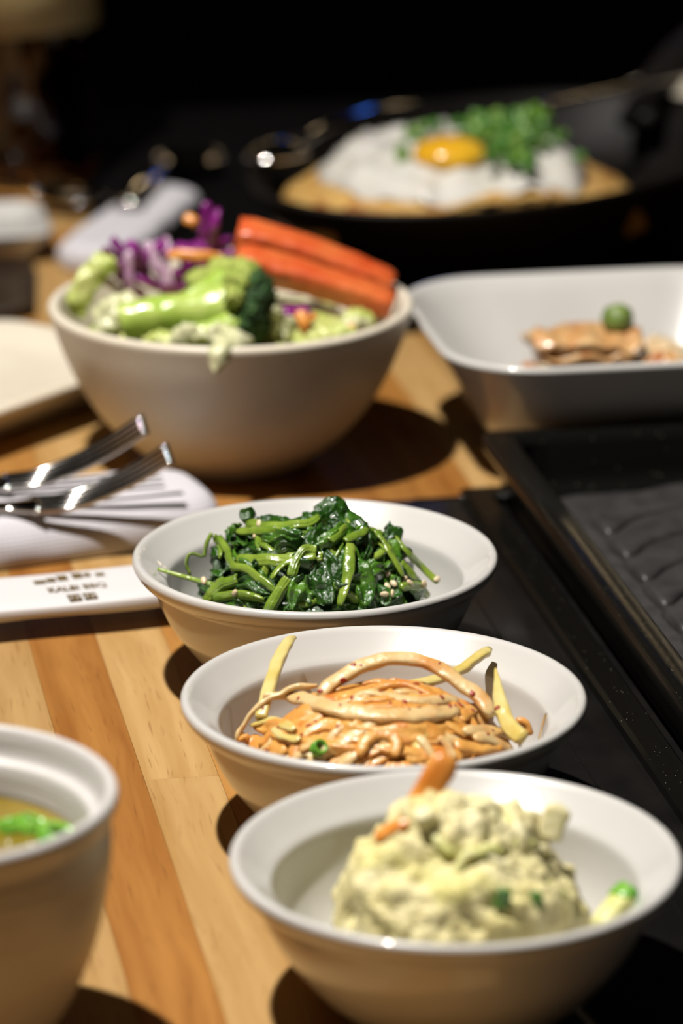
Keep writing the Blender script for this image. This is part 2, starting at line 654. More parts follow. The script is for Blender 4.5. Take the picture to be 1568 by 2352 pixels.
for d, z in ((.0118, .0225), (.0124, .014), (.0134, .0092), (.0160, .0066), (.0200, .0056)): trow(d, z)
V = []
for a, b, c, d, z in rows: V += [(q[0] + (a + b) / 2, q[1] + (c + d) / 2, z) for q in rrect((b - a) / 2, (d - c) / 2, .012, 4)]
F = []
for j in range(len(rows) - 1):
    for i in range(nn):
        i2 = (i + 1) % nn
        F.append((j * nn + i, j * nn + i2, (j + 1) * nn + i2, (j + 1) * nn + i))
obj('inner_wall', V, F, ENAMEL, parent=tray)
a, b, c, d, z = rows[-1]
V, F = loft([[(q[0] + (a + b) / 2, q[1] + (c + d) / 2, zz) for q in rrect((b - a) / 2 - e, (d - c) / 2 - e, .012, 4)] for e, zz in ((.0002, .0045), (0, .0052), (.0006, .0057), (.02, .0057))])
obj('pan_floor', V, F, GRILL, parent=tray)
# raised fingers of the cooking surface, parted by narrow curved slots
base_line = [(0, 0), (.0018, -.0043), (.0050, -.0038), (.0120, .0055), (.0215, .0130), (.0430, .0225), (.09, .0300), (.16, .033), (.26, .034)]
for k in range(15):
    P = crom([Vector((.306 + a, 1.2163 - .0255 * k + b, .0060)) for a, b in base_line], 30)
    loops = []
    for i, p in enumerate(P):
        f = i / 30
        w_ = .0121 * (1 if f > .12 else (.35 + .65 * math.sin(f / .12 * PI / 2)))
        h_ = .0034 * (1 if f < .97 else .4) * (1 if f > .12 else .25 + .75 * f / .12)
        loops.append([(p.x, p.y + math.copysign(abs(math.cos(a)) ** .5, math.cos(a)) * w_, p.z + math.copysign(abs(math.sin(a)) ** .6, math.sin(a)) * h_) for a in [2 * PI * q / 16 for q in range(16)]])
    V, F = loft(loops)
    obj('grill_finger', V, F, GRILL, parent=tray)

# ================================================================ the three banchan bowls
BOWL = [(0, .0030), (.024, .0030), (.0250, 0), (.0285, 0), (.0297, .0020), (.0345, .0058), (.0400, .0122), (.0456, .0195), (.0495, .0275), (.0508, .0322),
        (.0512, .0338), (.0530, .0345), (.0550, .0360), (.0570, .0384), (.0576, .0402), (.0572, .0416), (.0560, .0421), (.0548, .0416),
        (.0530, .0398), (.0495, .0366), (.0474, .0350), (.0464, .0338), (.0459, .0290), (.0446, .0230), (.0412, .0165), (.0355, .0112), (.0240, .0072), (0, .0062)]
BIN = [(.0545, .0415), (.0470, .0345), (.0460, .0330), (.0456, .0290), (.0440, .0230), (.0405, .0165), (.0345, .0112), (.0230, .0074), (0, .0064)]
BP = smooth_profile(BOWL, 2)
SPB = (-.0083, 1.1115)
KIB = (.0119, .9874)
SLB = (.0289, .8730)
bowl_mesh = None


def small_bowl(c, label):
    global bowl_mesh
    V, F = lathe(BP, 128)
    if bowl_mesh is None:
        ob = obj('side_dish_bowl', V, F, CER, origin='none'); bowl_mesh = ob
    else:
        ob = bowl_mesh.copy(); COL.objects.link(ob)
    ob.location = (c[0], c[1], .0003)
    return tag(ob, label, 'bowl', 'small white side dish bowls in a row')


small_bowl(SPB, 'small white flared bowl holding the green spinach')
small_bowl(KIB, 'small white flared bowl holding the orange radish kimchi strips')
small_bowl(SLB, 'small white flared bowl holding the pale mashed salad mound')

# ================================================================ soup cup
CUP = [(0, .004), (.020, .004), (.021, 0), (.0255, 0), (.0262, .003), (.0300, .009), (.0370, .0205), (.0428, .036), (.0458, .052), (.0468, .064),
       (.0462, .0688), (.0468, .0712), (.0482, .0738), (.0486, .0760), (.0480, .0778), (.0466, .0782), (.0454, .0772), (.0447, .0748), (.0442, .0706), (.0428, .0692),
       (.0416, .0690), (.0408, .0676), (.0402, .0630), (.0390, .050), (.0355, .034), (.028, .018), (.018, .0085), (0, .008)]
CUPC = (-.1010, .8420)
CUP = [(r * .962, z * .923) for r, z in CUP]
# softly thrown outside: faint finger rings
cup = thing('soup_cup', 'deep white ceramic soup cup with stepped lip at lower left', 'cup', (CUPC[0], CUPC[1], .0003))
RINGED = mat('ringed_white_ceramic', (.62, .59, .56), (.68, .655, .63), 20, rough=.35, bump=.35, bscale=1, stretch=(12, 12, 260))
obj('body', *lathe(smooth_profile(CUP, 2), 96), RINGED, parent=cup)
SOUP = mat('olive_broth', (.20, .135, .012), (.27, .19, .03), 60, rough=.06, spec=.5)
V, F = lathe([(0, .0550), (.030, .0550), (.0368, .0551), (.0379, .0555), (.0376, .0520), (0, .0515)], 64)
so = obj('soup', [Vector(v) + Vector((CUPC[0], CUPC[1], .0003)) for v in V], F, SOUP)
tag(so, 'clear olive brown broth filling the soup cup', 'soup')
SCAL = mat('scallion_green', (.10, .34, .02), (.25, .52, .06), 220, rough=.3, sss=.15)


def scallion_ring(c, r, h, rotm, m, label, group):
    prof = [(r, 0), (r, h), (r * .92, h * 1.05), (r * .62, h * 1.02), (r * .58, 0), (r, 0)]
    V, F = lathe(prof, 14)
    V = [rotm @ Vector(v) + Vector(c) for v in V]
    return tag(obj('scallion_ring', V, F, m), label, 'scallion', group)


def eul(a, b, c): return Matrix.Rotation(c, 3, 'Z') @ Matrix.Rotation(b, 3, 'Y') @ Matrix.Rotation(a, 3, 'X')


for i, (dx, dy, r) in enumerate(((.0310, .008, .0056), (.0240, .015, .0040), (.033, .001, .0050), (.019, .015, .0034), (.008, -.010, .003))):
    scallion_ring((CUPC[0] + dx, CUPC[1] + dy, .0546), r, .0035, eul(.25 * (i % 2), .3, i), SCAL,
                  'bright green scallion slice floating in the broth', 'scallion slices in the soup')

# ================================================================ salad bowl
SAB = (-.0413, 1.3480)
SALAD = [(0, .004), (.022, .004), (.0235, 0), (.0290, 0), (.0305, .003), (.0385, .010), (.0490, .0225), (.0572, .0380), (.0625, .0530), (.0658, .0655), (.0668, .0690),
         (.0660, .0706), (.0645, .0710), (.0630, .0704), (.0622, .0685), (.0585, .0540), (.0530, .0400), (.0450, .0265), (.034, .0150), (.02, .0095), (0, .0085)]
ob = obj('salad_bowl', *lathe([(r * 1.0235, z * .874) for r, z in smooth_profile(SALAD, 2)], 112), STONE, origin='none')
ob.location = (SAB[0], SAB[1], .0003)
tag(ob, 'cream stoneware bowl heaped with green salad', 'bowl')

# ================================================================ square dish
DV, DU = .3415, 1.3290
DC = tv(DV, DU, .0003)
HX, HY = .0745, .0695
rows = []
for off, r, z in ((.050, .008, .003), (.038, .014, .003), (.0365, .016, 0), (.0315, .02, 0), (.0298, .022, .002), (.0225, .026, .012), (.0142, .030, .026), (.0055, .033, .041), (.0012, .035, .0475),
                  (0, .036, .0490), (.0003, .036, .0502), (.0014, .0355, .0508), (.0030, .034, .0505), (.0044, .033, .0494), (.0078, .032, .0440), (.0150, .029, .0320), (.0235, .025, .0180), (.030, .02, .0085),
                  (.040, .015, .0050), (.055, .006, .0045)):
    rows.append((HX - off, HY - off, r, z))
ob = obj('serving_dish', *rr_loft(rows, 10), CER, origin='none')
ob.location = DC; ob.rotation_euler = (0, 0, TH)
tag(ob, 'square white serving dish with rounded corners behind the grill tray', 'dish')

# ================================================================ plate at the left
pa = math.atan2(.81, .58)
rows = []
for off, r, z in ((.022, .006, .0), (.020, .008, 0), (.012, .012, .010), (.003, .014, .0190), (0, .015, .0215), (.0006, .015, .0235), (.003, .014, .0245), (.006, .012, .0240), (.014, .010, .0190), (.020, .008, .0170), (.028, .005, .0165)):
    rows.append((.105 - off, .046 - off, r, z * .82))
ob = obj('plate', *rr_loft(rows, 8), STONE, origin='none')
nrm = Vector((-.81, .58, 0)); dr = Vector((.58, .81, 0))
pc = Vector((-.1160, 1.3615, 0)) + nrm * .047 + dr * (-.02)
ob.location = (pc.x, pc.y, .0003); ob.rotation_euler = (0, 0, pa)
tag(ob, 'long cream plate at left edge, behind the forks', 'plate')

SHADEB = mat('shade_brown', (.020, .011, .006), (.032, .018, .010), 30, rough=.35)  # thin dark tray stands in for shade lying on the wood here
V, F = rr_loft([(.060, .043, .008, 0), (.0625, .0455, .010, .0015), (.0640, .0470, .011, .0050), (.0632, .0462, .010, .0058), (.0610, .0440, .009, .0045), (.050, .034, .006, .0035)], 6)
ob = obj('shade_tray', V, F, SHADEB, origin='none'); ob.location = (-.1990, 1.5900, .0003); ob.rotation_euler = (0, 0, math.radians(4))
tag(ob, 'dark brown tray added for the shaded wood at the left edge behind the long cream plate', 'tray')

# ---------------------------------------------------------------- food paths, in tenths of a millimetre
SPIN=[
 ('s',5.2,[(-322, 10998, 446), (-248, 10930, 464), (-152, 10897, 479), (-58, 10898, 485)]),
 ('s',2.4,[(-386, 11152, 464), (-361, 11087, 443), (-337, 10958, 430), (-296, 10917, 439), (-253, 10865, 423), (-203, 10821, 398)]),
 ('s',3.2,[(-77, 10896, 509), (-112, 10896, 509), (-142, 10864, 478), (-155, 10832, 441)]),
 ('s',4.0,[(-163, 10823, 438), (-188, 10807, 407), (-220, 10787, 356), (-236, 10779, 327)]),
 ('s',2.2,[(-77, 10884, 490), (-165, 10880, 476), (-193, 10867, 455), (-217, 10849, 424)]),
 ('s',3.8,[(-328, 10918, 410), (-379, 10951, 373), (-419, 10976, 323), (-439, 10991, 291)]),
 ('s',2.0,[(-437, 11137, 402), (-477, 11136, 409), (-490, 11129, 375), (-476, 11124, 344)]),
 ('s',2.8,[(-399, 10946, 331), (-315, 10869, 367), (-236, 10818, 369)]),
 ('s',2.4,[(-411, 11152, 475), (-426, 11144, 439), (-432, 11137, 399)]),
 ('s',2.4,[(-401, 11152, 471), (-389, 11146, 435), (-377, 11075, 418)]),
 ('s',3.4,[(-297, 11163, 507), (-211, 11055, 536), (-124, 11022, 551), (-71, 11064, 559)]),
 ('s',2.6,[(-326, 11157, 480), (-246, 11043, 518), (-203, 11014, 531)]),
 ('s',2.4,[(13, 10947, 519), (56, 11001, 525), (99, 11069, 514), (127, 11036, 490), (159, 10996, 451), (193, 10965, 395)]),
 ('s',3.2,[(115, 11095, 499), (139, 11033, 474), (153, 11021, 459)]),
 ('s',2.4,[(170, 11159, 465), (208, 11104, 429), (251, 11138, 372), (306, 11124, 320)]),
 ('s',4.0,[(188, 11028, 417), (235, 11051, 355), (274, 11117, 281)]),
 ('s',2.6,[(185, 10918, 376), (226, 10974, 360), (264, 11071, 329)]),
 ('s',3.0,[(26, 10935, 510), (23, 10878, 469), (18, 10838, 430), (-7, 10786, 363)]),
 ('s',2.6,[(-35, 10934, 522), (-10, 10966, 533), (18, 11021, 543)]),
 ('s',2.8,[(15, 11080, 539), (39, 11090, 530), (63, 11087, 519)]),
 ('l',11,[(-56, 10915, 506), (-50, 10844, 442), (-39, 10789, 360)]),
 ('l',12,[(27, 10951, 499), (58, 10880, 429), (85, 10831, 343)]),
 ('l',8,[(-251, 11165, 516), (-158, 11066, 546), (-88, 11059, 553), (-16, 11171, 533)]),
 ('l',8,[(-76, 11150, 554), (-29, 11179, 571), (16, 11176, 556), (56, 11169, 517)]),
 ('l',4.6,[(-246, 11002, 511), (-186, 10971, 524), (-124, 10942, 523)]),
 ('l',4.4,[(-344, 11149, 443), (-225, 10958, 495), (-123, 10915, 499)]),
 ('l',8,[(-404, 11143, 433), (-397, 11137, 394), (-391, 11037, 376)]),
 ('l',6.5,[(-357, 11157, 492), (-342, 11154, 468), (-323, 11039, 464)]),
 ('l',7.5,[(-323, 10912, 395), (-270, 10865, 396), (-216, 10826, 383)]),
 ('l',7,[(143, 11163, 500), (181, 11156, 469), (211, 11143, 401)]),
 ('l',10,[(97, 10949, 457), (118, 10903, 402), (152, 10883, 339)]),
 ('l',6,[(-453, 11119, 318), (-434, 11116, 299), (-409, 10991, 322)]),
 ('l',10,[(-64, 11001, 542), (-86, 10962, 528), (-97, 10931, 511)]),
 ('l',9,[(-106, 10837, 440), (-128, 10810, 401), (-154, 10782, 346)]),
 ('l',6,[(-251, 10925, 446), (-306, 10932, 407), (-334, 10934, 378)]),
 ('l',8,[(-17, 11034, 537), (25, 11017, 520), (67, 11002, 496)]),
 ('l',8,[(-184, 11006, 522), (-128, 10997, 531), (-73, 10974, 524)]),
 ('l',8,[(190, 10999, 377), (161, 10919, 354), (133, 10870, 328)]),
 ('l',8,[(-237, 10828, 350), (-182, 10803, 344), (-113, 10787, 336)]),
 ('l',8,[(-31, 10797, 347), (24, 10803, 330), (80, 10825, 325)]),
 ('l',5,[(-299, 11180, 550), (-291, 11170, 519), (-287, 11160, 476)]),
 ('s',2.2,[(-577, 11080, 380), (-483, 11040, 365), (-379, 10980, 357), (-303, 10940, 363)]),
]
SEED= [(-285, 11030, 531), (-266, 11093, 547), (-206, 10991, 558), (-432, 10999, 368), (-332, 10857, 384), (-90, 10841, 486), (164, 10922, 436), (221, 10971, 401), (160, 10883, 406), (164, 10867, 382), (144, 10851, 386), (215, 10940, 387), (310, 11131, 348), (292, 11127, 324), (245, 11150, 430), (179, 10906, 406), (266, 11023, 352), (-375, 11163, 510)]
KIMX=[
 ('a',4.4,[(-60, 9860, 416), (-17, 9900, 447), (57, 9940, 478), (144, 9960, 494), (218, 9960, 489), (280, 9940, 471), (341, 9900, 437), (389, 9870, 412), (422, 9820, 372)]),
 ('b',3.6,[(-103, 9840, 397), (-5, 9900, 393), (94, 9960, 391), (207, 10010, 393), (283, 10060, 395), (348, 10130, 398), (394, 10190, 412), (437, 10245, 419)]),
 ('b',3.9,[(-230, 9900, 334), (-214, 9970, 374), (-199, 10060, 400), (-176, 10160, 430), (-154, 10230, 446), (-136, 10260, 451)]),
 ('b',4.6,[(442, 10030, 438), (447, 9960, 404), (456, 9880, 369), (474, 9820, 342), (506, 9750, 334)]),
]
KIMD=[
 ('p',5.0,[(-222, 9946, 384), (-132, 9948, 381), (-39, 9753, 426), (90, 9681, 429), (220, 9694, 424), (326, 9771, 409)]),
 ('o',9,[(-237, 9919, 312), (-108, 9754, 374), (42, 9656, 392), (190, 9648, 388), (329, 9721, 373)]),
 ('o',8,[(-84, 9947, 379), (17, 9787, 426), (142, 9763, 433), (295, 9879, 402)]),
 ('p',3.2,[(-301, 9898, 260), (-286, 9912, 296), (-255, 9928, 339), (-203, 9943, 377), (-126, 9957, 409), (-68, 9958, 409)]),
 ('o',7,[(-187, 9778, 327), (-59, 9650, 360), (66, 9607, 369)]),
 ('p',2.6,[(218, 9633, 388), (236, 9606, 364), (257, 9579, 334)]),
 ('p',2.6,[(271, 9643, 377), (292, 9629, 360), (313, 9605, 330)]),
 ('o',3.6,[(335, 9748, 391), (378, 9880, 372), (424, 9931, 354), (463, 9922, 336)]),
 ('p',4.2,[(345, 9710, 368), (425, 9800, 333), (506, 9899, 280)]),
 ('o',4.4,[(492, 9915, 322), (524, 9910, 314), (537, 9899, 286)]),
 ('p',3.6,[(117, 9785, 449), (219, 9769, 436), (325, 9871, 403)]),
 ('y',3.0,[(-261, 9917, 306), (-196, 9882, 333), (-128, 9722, 369)]),
 ('o',3.6,[(52, 9572, 351), (65, 9605, 380), (109, 9621, 394), (147, 9606, 383), (147, 9568, 353)]),
 ('p',3.2,[(-113, 9644, 336), (-75, 9642, 357), (-37, 9603, 348)]),
 ('o',5,[(316, 9650, 349), (380, 9685, 328), (447, 9776, 302)]),
 ('y',2.6,[(-196, 9804, 339), (-162, 9722, 348), (-116, 9674, 358)]),
 ('p',3.4,[(367, 9697, 356), (427, 9746, 328), (481, 9789, 279)]),
 ('o',5,[(-289, 9904, 275), (-239, 9876, 266), (-159, 9687, 314)]),
 ('o',5,[(177, 9582, 340), (251, 9608, 343), (339, 9635, 319)]),
]
GREENK= (-69, 9623, 349)

# ================================================================ spinach
STEM = mat('spinach_stem_green', (.11, .22, .016), (.30, .41, .055), 70, rough=.2, bump=.25, bscale=500, coat=.5, coatr=.06, sss=.1, contrast=(.3, .7))
LEAF = mat('spinach_leaf_green', (.008, .042, .003), (.035, .12, .008), 150, rough=.22, bump=.7, bscale=420, coat=.8, coatr=.05)
LEAFM = mat('spinach_leaf_mid_green', (.025, .105, .007), (.10, .24, .018), 110, rough=.22, bump=.6, bscale=420, coat=.7, coatr=.05)
SPD = Vector((-.0090, 1.1085, .010))
SPR = Vector((.037, .034, .044))


def dome_up(p, c):
    d = p - c
    return Vector((d.x / SPR.x ** 2, d.y / SPR.y ** 2, d.z / SPR.z ** 2)).normalized()


SURF = Surface()


def spin(name, V, F, m, label, group=None):
    V = fit_in(V, SPB, BIN, .0075)
    SURF.add(V, F)
    if group: label = label % whereabouts(V, SPD, .010)
    return tag(obj(name, V, F, m), label, 'spinach', group)


# inner heap that the leaves lie on
V, F = blob(SPD, (.0355, .0325, .0415), .16, 2.2, 5, 3, 4)
spin('spinach_heap', V, F, LEAF, 'dark wilted mass of spinach inside the heap')
for i, (kind, wd, P) in enumerate(SPIN):
    P = mm(P)
    pts = crom(P, 8 * (len(P) - 1) + 6)
    ups = [dome_up(p, SPD) for p in pts]
    hw = wd / 2000
    if i == len(SPIN) - 1:
        V, F = sweep(pts, lambda t: hw * (.55 + .5 * t), lambda t: hw * .8 * (.55 + .5 * t), ups, 10, 2.2, ridge=.06, rseed=i)
        tag(obj('spinach_stem', V, F, STEM), 'long pale spinach stem poking left onto the bowl wall', 'spinach')
        SURF.add(V, F)
    elif i == len(SPIN) - 2:
        V, F = sheet(pts, lambda t: hw * (.45 + .75 * math.sin(PI * min(1, t + .15))), [Vector((.3, -1, .1))] * len(pts), 8, .0007, .5, .0012, 300, i)
        spin('spinach_leaf', V, F, LEAF, 'dark spinach leaf tip standing up at the left rear of the heap')
    elif kind == 's':
        if wd > 3.1:      # broad flattened stalk with lengthwise ribs
            V, F = sheet(pts, taper(hw * 1.15, .1, .12, .8, .6), ups, 14, .0012, .5, .0006, 200, i, pleat=.00028, pf=5)
        else:
            V, F = sweep(pts, taper(hw * 1.1, .08, .10, .8, .55), taper(hw * .55, .08, .10, .8, .5), ups, 14, 2.2, twist=RND.uniform(-1.2, 1.2), ridge=.10, rseed=i, wob=.0005)
        lab = {0: 'broad striped pale spinach stem across the middle of the heap', 3: 'cut-ended light green spinach stem at the front of the heap',
               14: 'thin bright spinach stem slanting down the right side of the heap'}.get(i, 'curved light green spinach stem at the %s of the spinach heap')
        spin('spinach_stem', V, F, STEM, lab, None if i in (0, 3, 14) else 'curved spinach stems')  # single spinach stem lying loose in the heap
    else:
        ml = LEAFM if i % 3 == 0 else LEAF
        V, F = sheet(pts, taper(hw * 1.25, .3, .3, .5, .4), ups, 16, .0007, .8, .0022, 210, i, ruffle=.0008, pleat=.0009, pf=3)
        lab = {20: 'wide dark spinach leaf draped down the front centre of the heap', 23: 'curled spinach leaf on the very top of the heap'}.get(i, ('mid' if i % 3 == 0 else 'dark') + ' green wilted spinach leaf at the %s of the spinach heap')
        spin('spinach_leaf', V, F, ml, lab, None if i in (20, 23) else 'wilted spinach leaves')
# smaller leaves and stems that fill the surface
rr = random.Random(5)
for i in range(72):
    az = rr.uniform(PI * .9, PI * 2.1) if i % 4 else rr.uniform(0, 2 * PI)
    el = rr.uniform(.12, 1.35)
    nrm = Vector((math.cos(az) * math.cos(el), math.sin(az) * math.cos(el), math.sin(el)))
    c = SPD + Vector((nrm.x * SPR.x, nrm.y * SPR.y, nrm.z * SPR.z)) * rr.uniform(.96, 1.03)
    up = dome_up(c, SPD)
    t = up.cross(Vector((rr.uniform(-1, 1), rr.uniform(-1, 1), rr.uniform(-.8, .8)))).normalized()
    L_ = rr.uniform(.006, .013)
    sd = up.cross(t) * rr.uniform(-.004, .004)
    pts = crom([c - t * L_ - up * .0025, c - t * L_ * .4 + up * .0006 + sd, c + t * L_ * .4 + up * rr.uniform(-.0004, .0012) + sd, c + t * L_ - up * .0025], 14)
    ups = [(up + Vector((rr.uniform(-.4, .4), rr.uniform(-.4, .4), 0))).normalized()] * len(pts)
    if i % 3 == 0:
        w_ = rr.uniform(.0009, .0017)
        V, F = sweep(pts, taper(w_, .1, .1, .7, .5), taper(w_ * .6, .1, .1, .7, .5), ups, 10, 2.2, twist=rr.uniform(-1, 1), ridge=.1, rseed=i, wob=.0004)
        spin('spinach_stem', V, F, STEM, 'curved light green spinach stem at the %s of the spinach heap', 'curved spinach stems')
    else:
        V, F = sheet(pts, taper(rr.uniform(.0028, .0055), .35, .35, .35, .3), ups, 12, .0006, .8, .0020, 240, i + 50, ruffle=.0007, pleat=.0007, pf=2.5)
        spin('spinach_leaf', V, F, LEAFM if i % 3 == 1 else LEAF, ('mid' if i % 3 == 1 else 'dark') + ' green wilted spinach leaf at the %s of the spinach heap', 'wilted spinach leaves')
SURF.build()
SES = mat('sesame_seed', (.72, .55, .32), (.80, .66, .44), 400, rough=.4)
seed0 = None
for i, s in enumerate(SEED):
    p = mm([s])[0]
    hit, hn = SURF.drop(p, (dome_up(p, SPD) + Vector((0, -.8, .4))).normalized())
    if hit is None: continue
    if seed0 is None:
        vs, fs = ico(2)
        seed0 = obj('sesame_seed', [Vector((v.x * .0015 * (1 - .25 * v.x), v.y * .00095 * (1 - .3 * v.x), v.z * .0006)) for v in vs], fs, SES, origin='none'); q = seed0
    else:
        q = seed0.copy(); COL.objects.link(q)
    q.location = hit + hn * .0003
    q.rotation_euler = (hn.to_track_quat('Z', 'X').to_matrix() @ Matrix.Rotation(RND.uniform(0, 6), 3, 'Z')).to_euler()
    tag(q, 'tiny cream sesame seed sticking to the spinach', 'seed', 'sesame seeds on the spinach')

# ================================================================ radish kimchi
KO = mat('kimchi_orange', (.70, .28, .045), (.82, .44, .11), 60, rough=.36, bump=.45, bscale=300, coat=.12, coatr=.12, sss=.3, c3=(.62, .13, .012), c3scale=110, c3at=(.60, .78))
KP_ = mat('kimchi_pale', (.74, .45, .16), (.80, .60, .30), 90, rough=.36, bump=.3, bscale=300, coat=.12, coatr=.12, sss=.3, c3=(.66, .26, .045), c3scale=95, c3at=(.56, .76))
KY = mat('kimchi_yellow', (.68, .52, .13), (.75, .63, .25), 110, rough=.28, bump=.2, bscale=350, coat=.3, coatr=.08, sss=.25, c3=(.78, .45, .10), c3scale=80, c3at=(.6, .8))
KD = Vector((.0119, .9830, .006))
KR = Vector((.0415, .0365, .037))


def kup(p):
    d = p - KD
    return Vector((d.x / KR.x ** 2, d.y / KR.y ** 2, d.z / KR.z ** 2)).normalized()


KS = Surface()


def kim(name, V, F, m, label, cat='radish', group=None, clamp=True):
    if clamp: V = fit_in(V, KIB, BIN, .0075)
    KS.add(V, F)
    if group: label = {KO: 'orange', KP_: 'pale', KY: 'yellow'}[m] + label % whereabouts(V, KD, .011)
    return tag(obj(name, V, F, m), label, cat, group)


V, F = blob(KD, (.0410, .0360, .0368), .12, 2.6, 5, 9, 4)
kim('kimchi_heap', V, F, KO, 'packed orange radish kimchi at the bottom of the heap', 'kimchi')
lab4 = ['pale radish strip arching over the top of the kimchi', 'yellow radish strip slanting up to the right rim of the kimchi bowl',
        'yellow radish strip standing upright at the left of the kimchi', 'pointed pale radish strip standing at the right of the kimchi']
for i, (k, wd, P) in enumerate(KIMX):
    pts = crom(mm(P), 34)
    hw = wd / 2000
    up = Vector((-.1, -.55, .8)) if i < 2 else Vector((-.2, -1, .15))
    e0, e1 = (.7, .6) if i < 2 else ((.9, .35) if i == 2 else (.12, .9))
    tp = taper(hw, .06 if i != 3 else .6, .06 if i != 2 else .4, e0, e1)
    V, F = sweep(pts, tp, lambda t: tp(t) * .62, up, 14, 3.4, twist=.25, wob=.00045, rseed=i)
    kim('radish_strip', V, F, KP_ if k == 'a' else KY, lab4[i], clamp=False)
SKIN = {'p': KP_, 'o': KO, 'y': KY}
for i, (k, wd, P) in enumerate(KIMD):
    pts = crom(mm(P), 10 * (len(P) - 1))
    ups = [kup(p) for p in pts]
    hw = wd / 2000
    if wd > 6:
        V, F = sheet(pts, taper(hw * 1.1, .2, .2, .5, .5), ups, 14, .0016, .5, .0012, 170, i, ruffle=.0006, pleat=.0004, pf=2)
    else:
        V, F = sweep(pts, taper(hw, .12, .12, .5, .5), taper(hw * .5, .12, .12, .6, .6), ups, 14, 2.8, twist=RND.uniform(-.6, .6), wob=.0006, rseed=i)
    lab = {0: 'wide pale radish strip across the middle of the kimchi', 12: 'glossy curled radish loop at the front of the kimchi'}.get(i, ' seasoned radish strip lying at the %s of the kimchi heap')
    kim('radish_strip', V, F, SKIN[k], lab, 'radish', None if i in (0, 12) else 'radish strips in the kimchi')
rr = random.Random(21)
for i in range(20):
    # long strips laid across the heap
    yy = rr.uniform(-.9, .35); x0 = rr.uniform(-.85, .1); x1 = x0 + rr.uniform(.5, 1.1)
    P = []
    for q in range(5):
        x = x0 + (x1 - x0) * q / 4; y = yy + rr.uniform(-.12, .12)
        r2 = min(.92, x * x + y * y)
        P.append(KD + Vector((x * KR.x, y * KR.y, math.sqrt(1 - r2) * KR.z + .0012 + rr.uniform(-.0006, .0010))))
    pts = crom(P, 26)
    hw = rr.uniform(.0012, .0021)
    V, F = sweep(pts, taper(hw, .1, .1, .5, .5), taper(hw * .5, .1, .1, .5, .5), [kup(p) for p in pts], 12, 3, twist=rr.uniform(-.7, .7), wob=.0005, rseed=i + 200)
    kim('radish_strip', V, F, [KO, KP_, KO][i % 3], ' seasoned radish strip lying at the %s of the kimchi heap', 'radish', 'radish strips in the kimchi')
for i in range(52):
    az = rr.uniform(PI * .9, PI * 2.1) if i % 3 else rr.uniform(0, 2 * PI)
    el = rr.uniform(.38, 1.3)
    nrm = Vector((math.cos(az) * math.cos(el), math.sin(az) * math.cos(el), math.sin(el)))
    c = KD + Vector((nrm.x * KR.x, nrm.y * KR.y, nrm.z * KR.z)) * rr.uniform(.96, 1.02)
    up = kup(c)
    t = up.cross(Vector((rr.uniform(-.7, .7), rr.uniform(-1, 1), rr.uniform(-.3, .3)))).normalized()
    L_ = rr.uniform(.007, .017)
    sd = up.cross(t) * rr.uniform(-.004, .004)
    pts = crom([c - t * L_ - up * .003, c - t * L_ * .4 + up * .0004 + sd, c + t * L_ * .4 + up * .0004 + sd, c + t * L_ - up * .003], 14)
    hw = rr.uniform(.0008, .0017)
    V, F = sweep(pts, taper(hw, .12, .12, .6, .6), taper(hw * .55, .12, .12, .6, .6), up, 10, 3, twist=rr.uniform(-.6, .6), wob=.0005, rseed=i)
    kim('radish_strip', V, F, [KO, KP_, KO, KY, KP_][i % 5], ' seasoned radish strip lying at the %s of the kimchi heap', 'radish', 'radish strips in the kimchi')
KS.build()
FLK = mat('chili_flake_red', (.34, .020, .004), rough=.4, coat=.1)
fl0 = None
for i in range(60):
    p = KD + Vector((rr.uniform(-.036, .036), rr.uniform(-.030, .022), .06))
    hit, hn = KS.drop(p, Vector((0, -.35, 1)).normalized())
    hit, hn = (None, None) if hit is None else (hit, hn)
    if hit is None or hn.z < .1: continue
    if fl0 is None:
        V, F = blob((0, 0, 0), (.0009, .00075, .0003), .35, 1.7, 2, 4)
        fl0 = obj('chili_flake', V, F, FLK, origin='none'); q = fl0
    else:
        q = fl0.copy(); COL.objects.link(q)
    q.location = hit
    k_ = rr.uniform(.5, 1.25); q.scale = (k_, k_, k_)
    q.rotation_euler = (hn.to_track_quat('Z', 'X').to_matrix() @ Matrix.Rotation(rr.uniform(0, 6), 3, 'Z')).to_euler()
    tag(q, 'tiny red chili flake stuck on the radish kimchi', 'chili flake', 'chili flakes on the kimchi')
g = mm([GREENK])[0]
scallion_ring(g, .0022, .003, eul(.9, .2, .4), SCAL, 'small green scallion piece at the front of the kimchi', None)

# ================================================================ pale mashed salad
SLM = mat('pale_mashed_salad', (.82, .72, .31), (.90, .82, .47), 90, rough=.5, bump=.7, bscale=420, sss=.25, c3=(.72, .68, .20), c3scale=60, c3at=(.55, .76))
SHR = mat('pale_cabbage_shred', (.85, .77, .38), (.92, .86, .54), 160, rough=.4, bump=.3, bscale=400, sss=.2)
SHG = mat('pale_green_shred', (.66, .68, .20), (.80, .78, .36), 160, rough=.4, bump=.3, bscale=400, sss=.2)
CUCB = mat('dull_cucumber', (.16, .20, .09), (.26, .30, .15), 200, rough=.5)
CUCD = mat('cucumber_skin_green', (.04, .13, .012), (.10, .24, .03), 200, rough=.4)
SD = Vector((.0295, .8722, .010))
SR = Vector((.0318, .0300, .0475))
V, F = blob(SD, SR, .0, 1, 6, 2, 1)
V2 = []
for v in V:
    d = (v - SD)
    k = 1 + .16 * noise.noise(d * 62 + Vector((3, 1, 7))) + .11 * abs(noise.noise(d * 150 + Vector((9, 2, 1)))) + .03 * noise.noise(d * 330) + .02 * noise.noise(d * 700)
    V2.append(SD + d * k)
V2 = fit_in(V2, SLB, BIN, .0075)
tag(obj('mashed_salad', V2, F, SLM), 'pale green lumpy mound of mashed salad', 'salad')


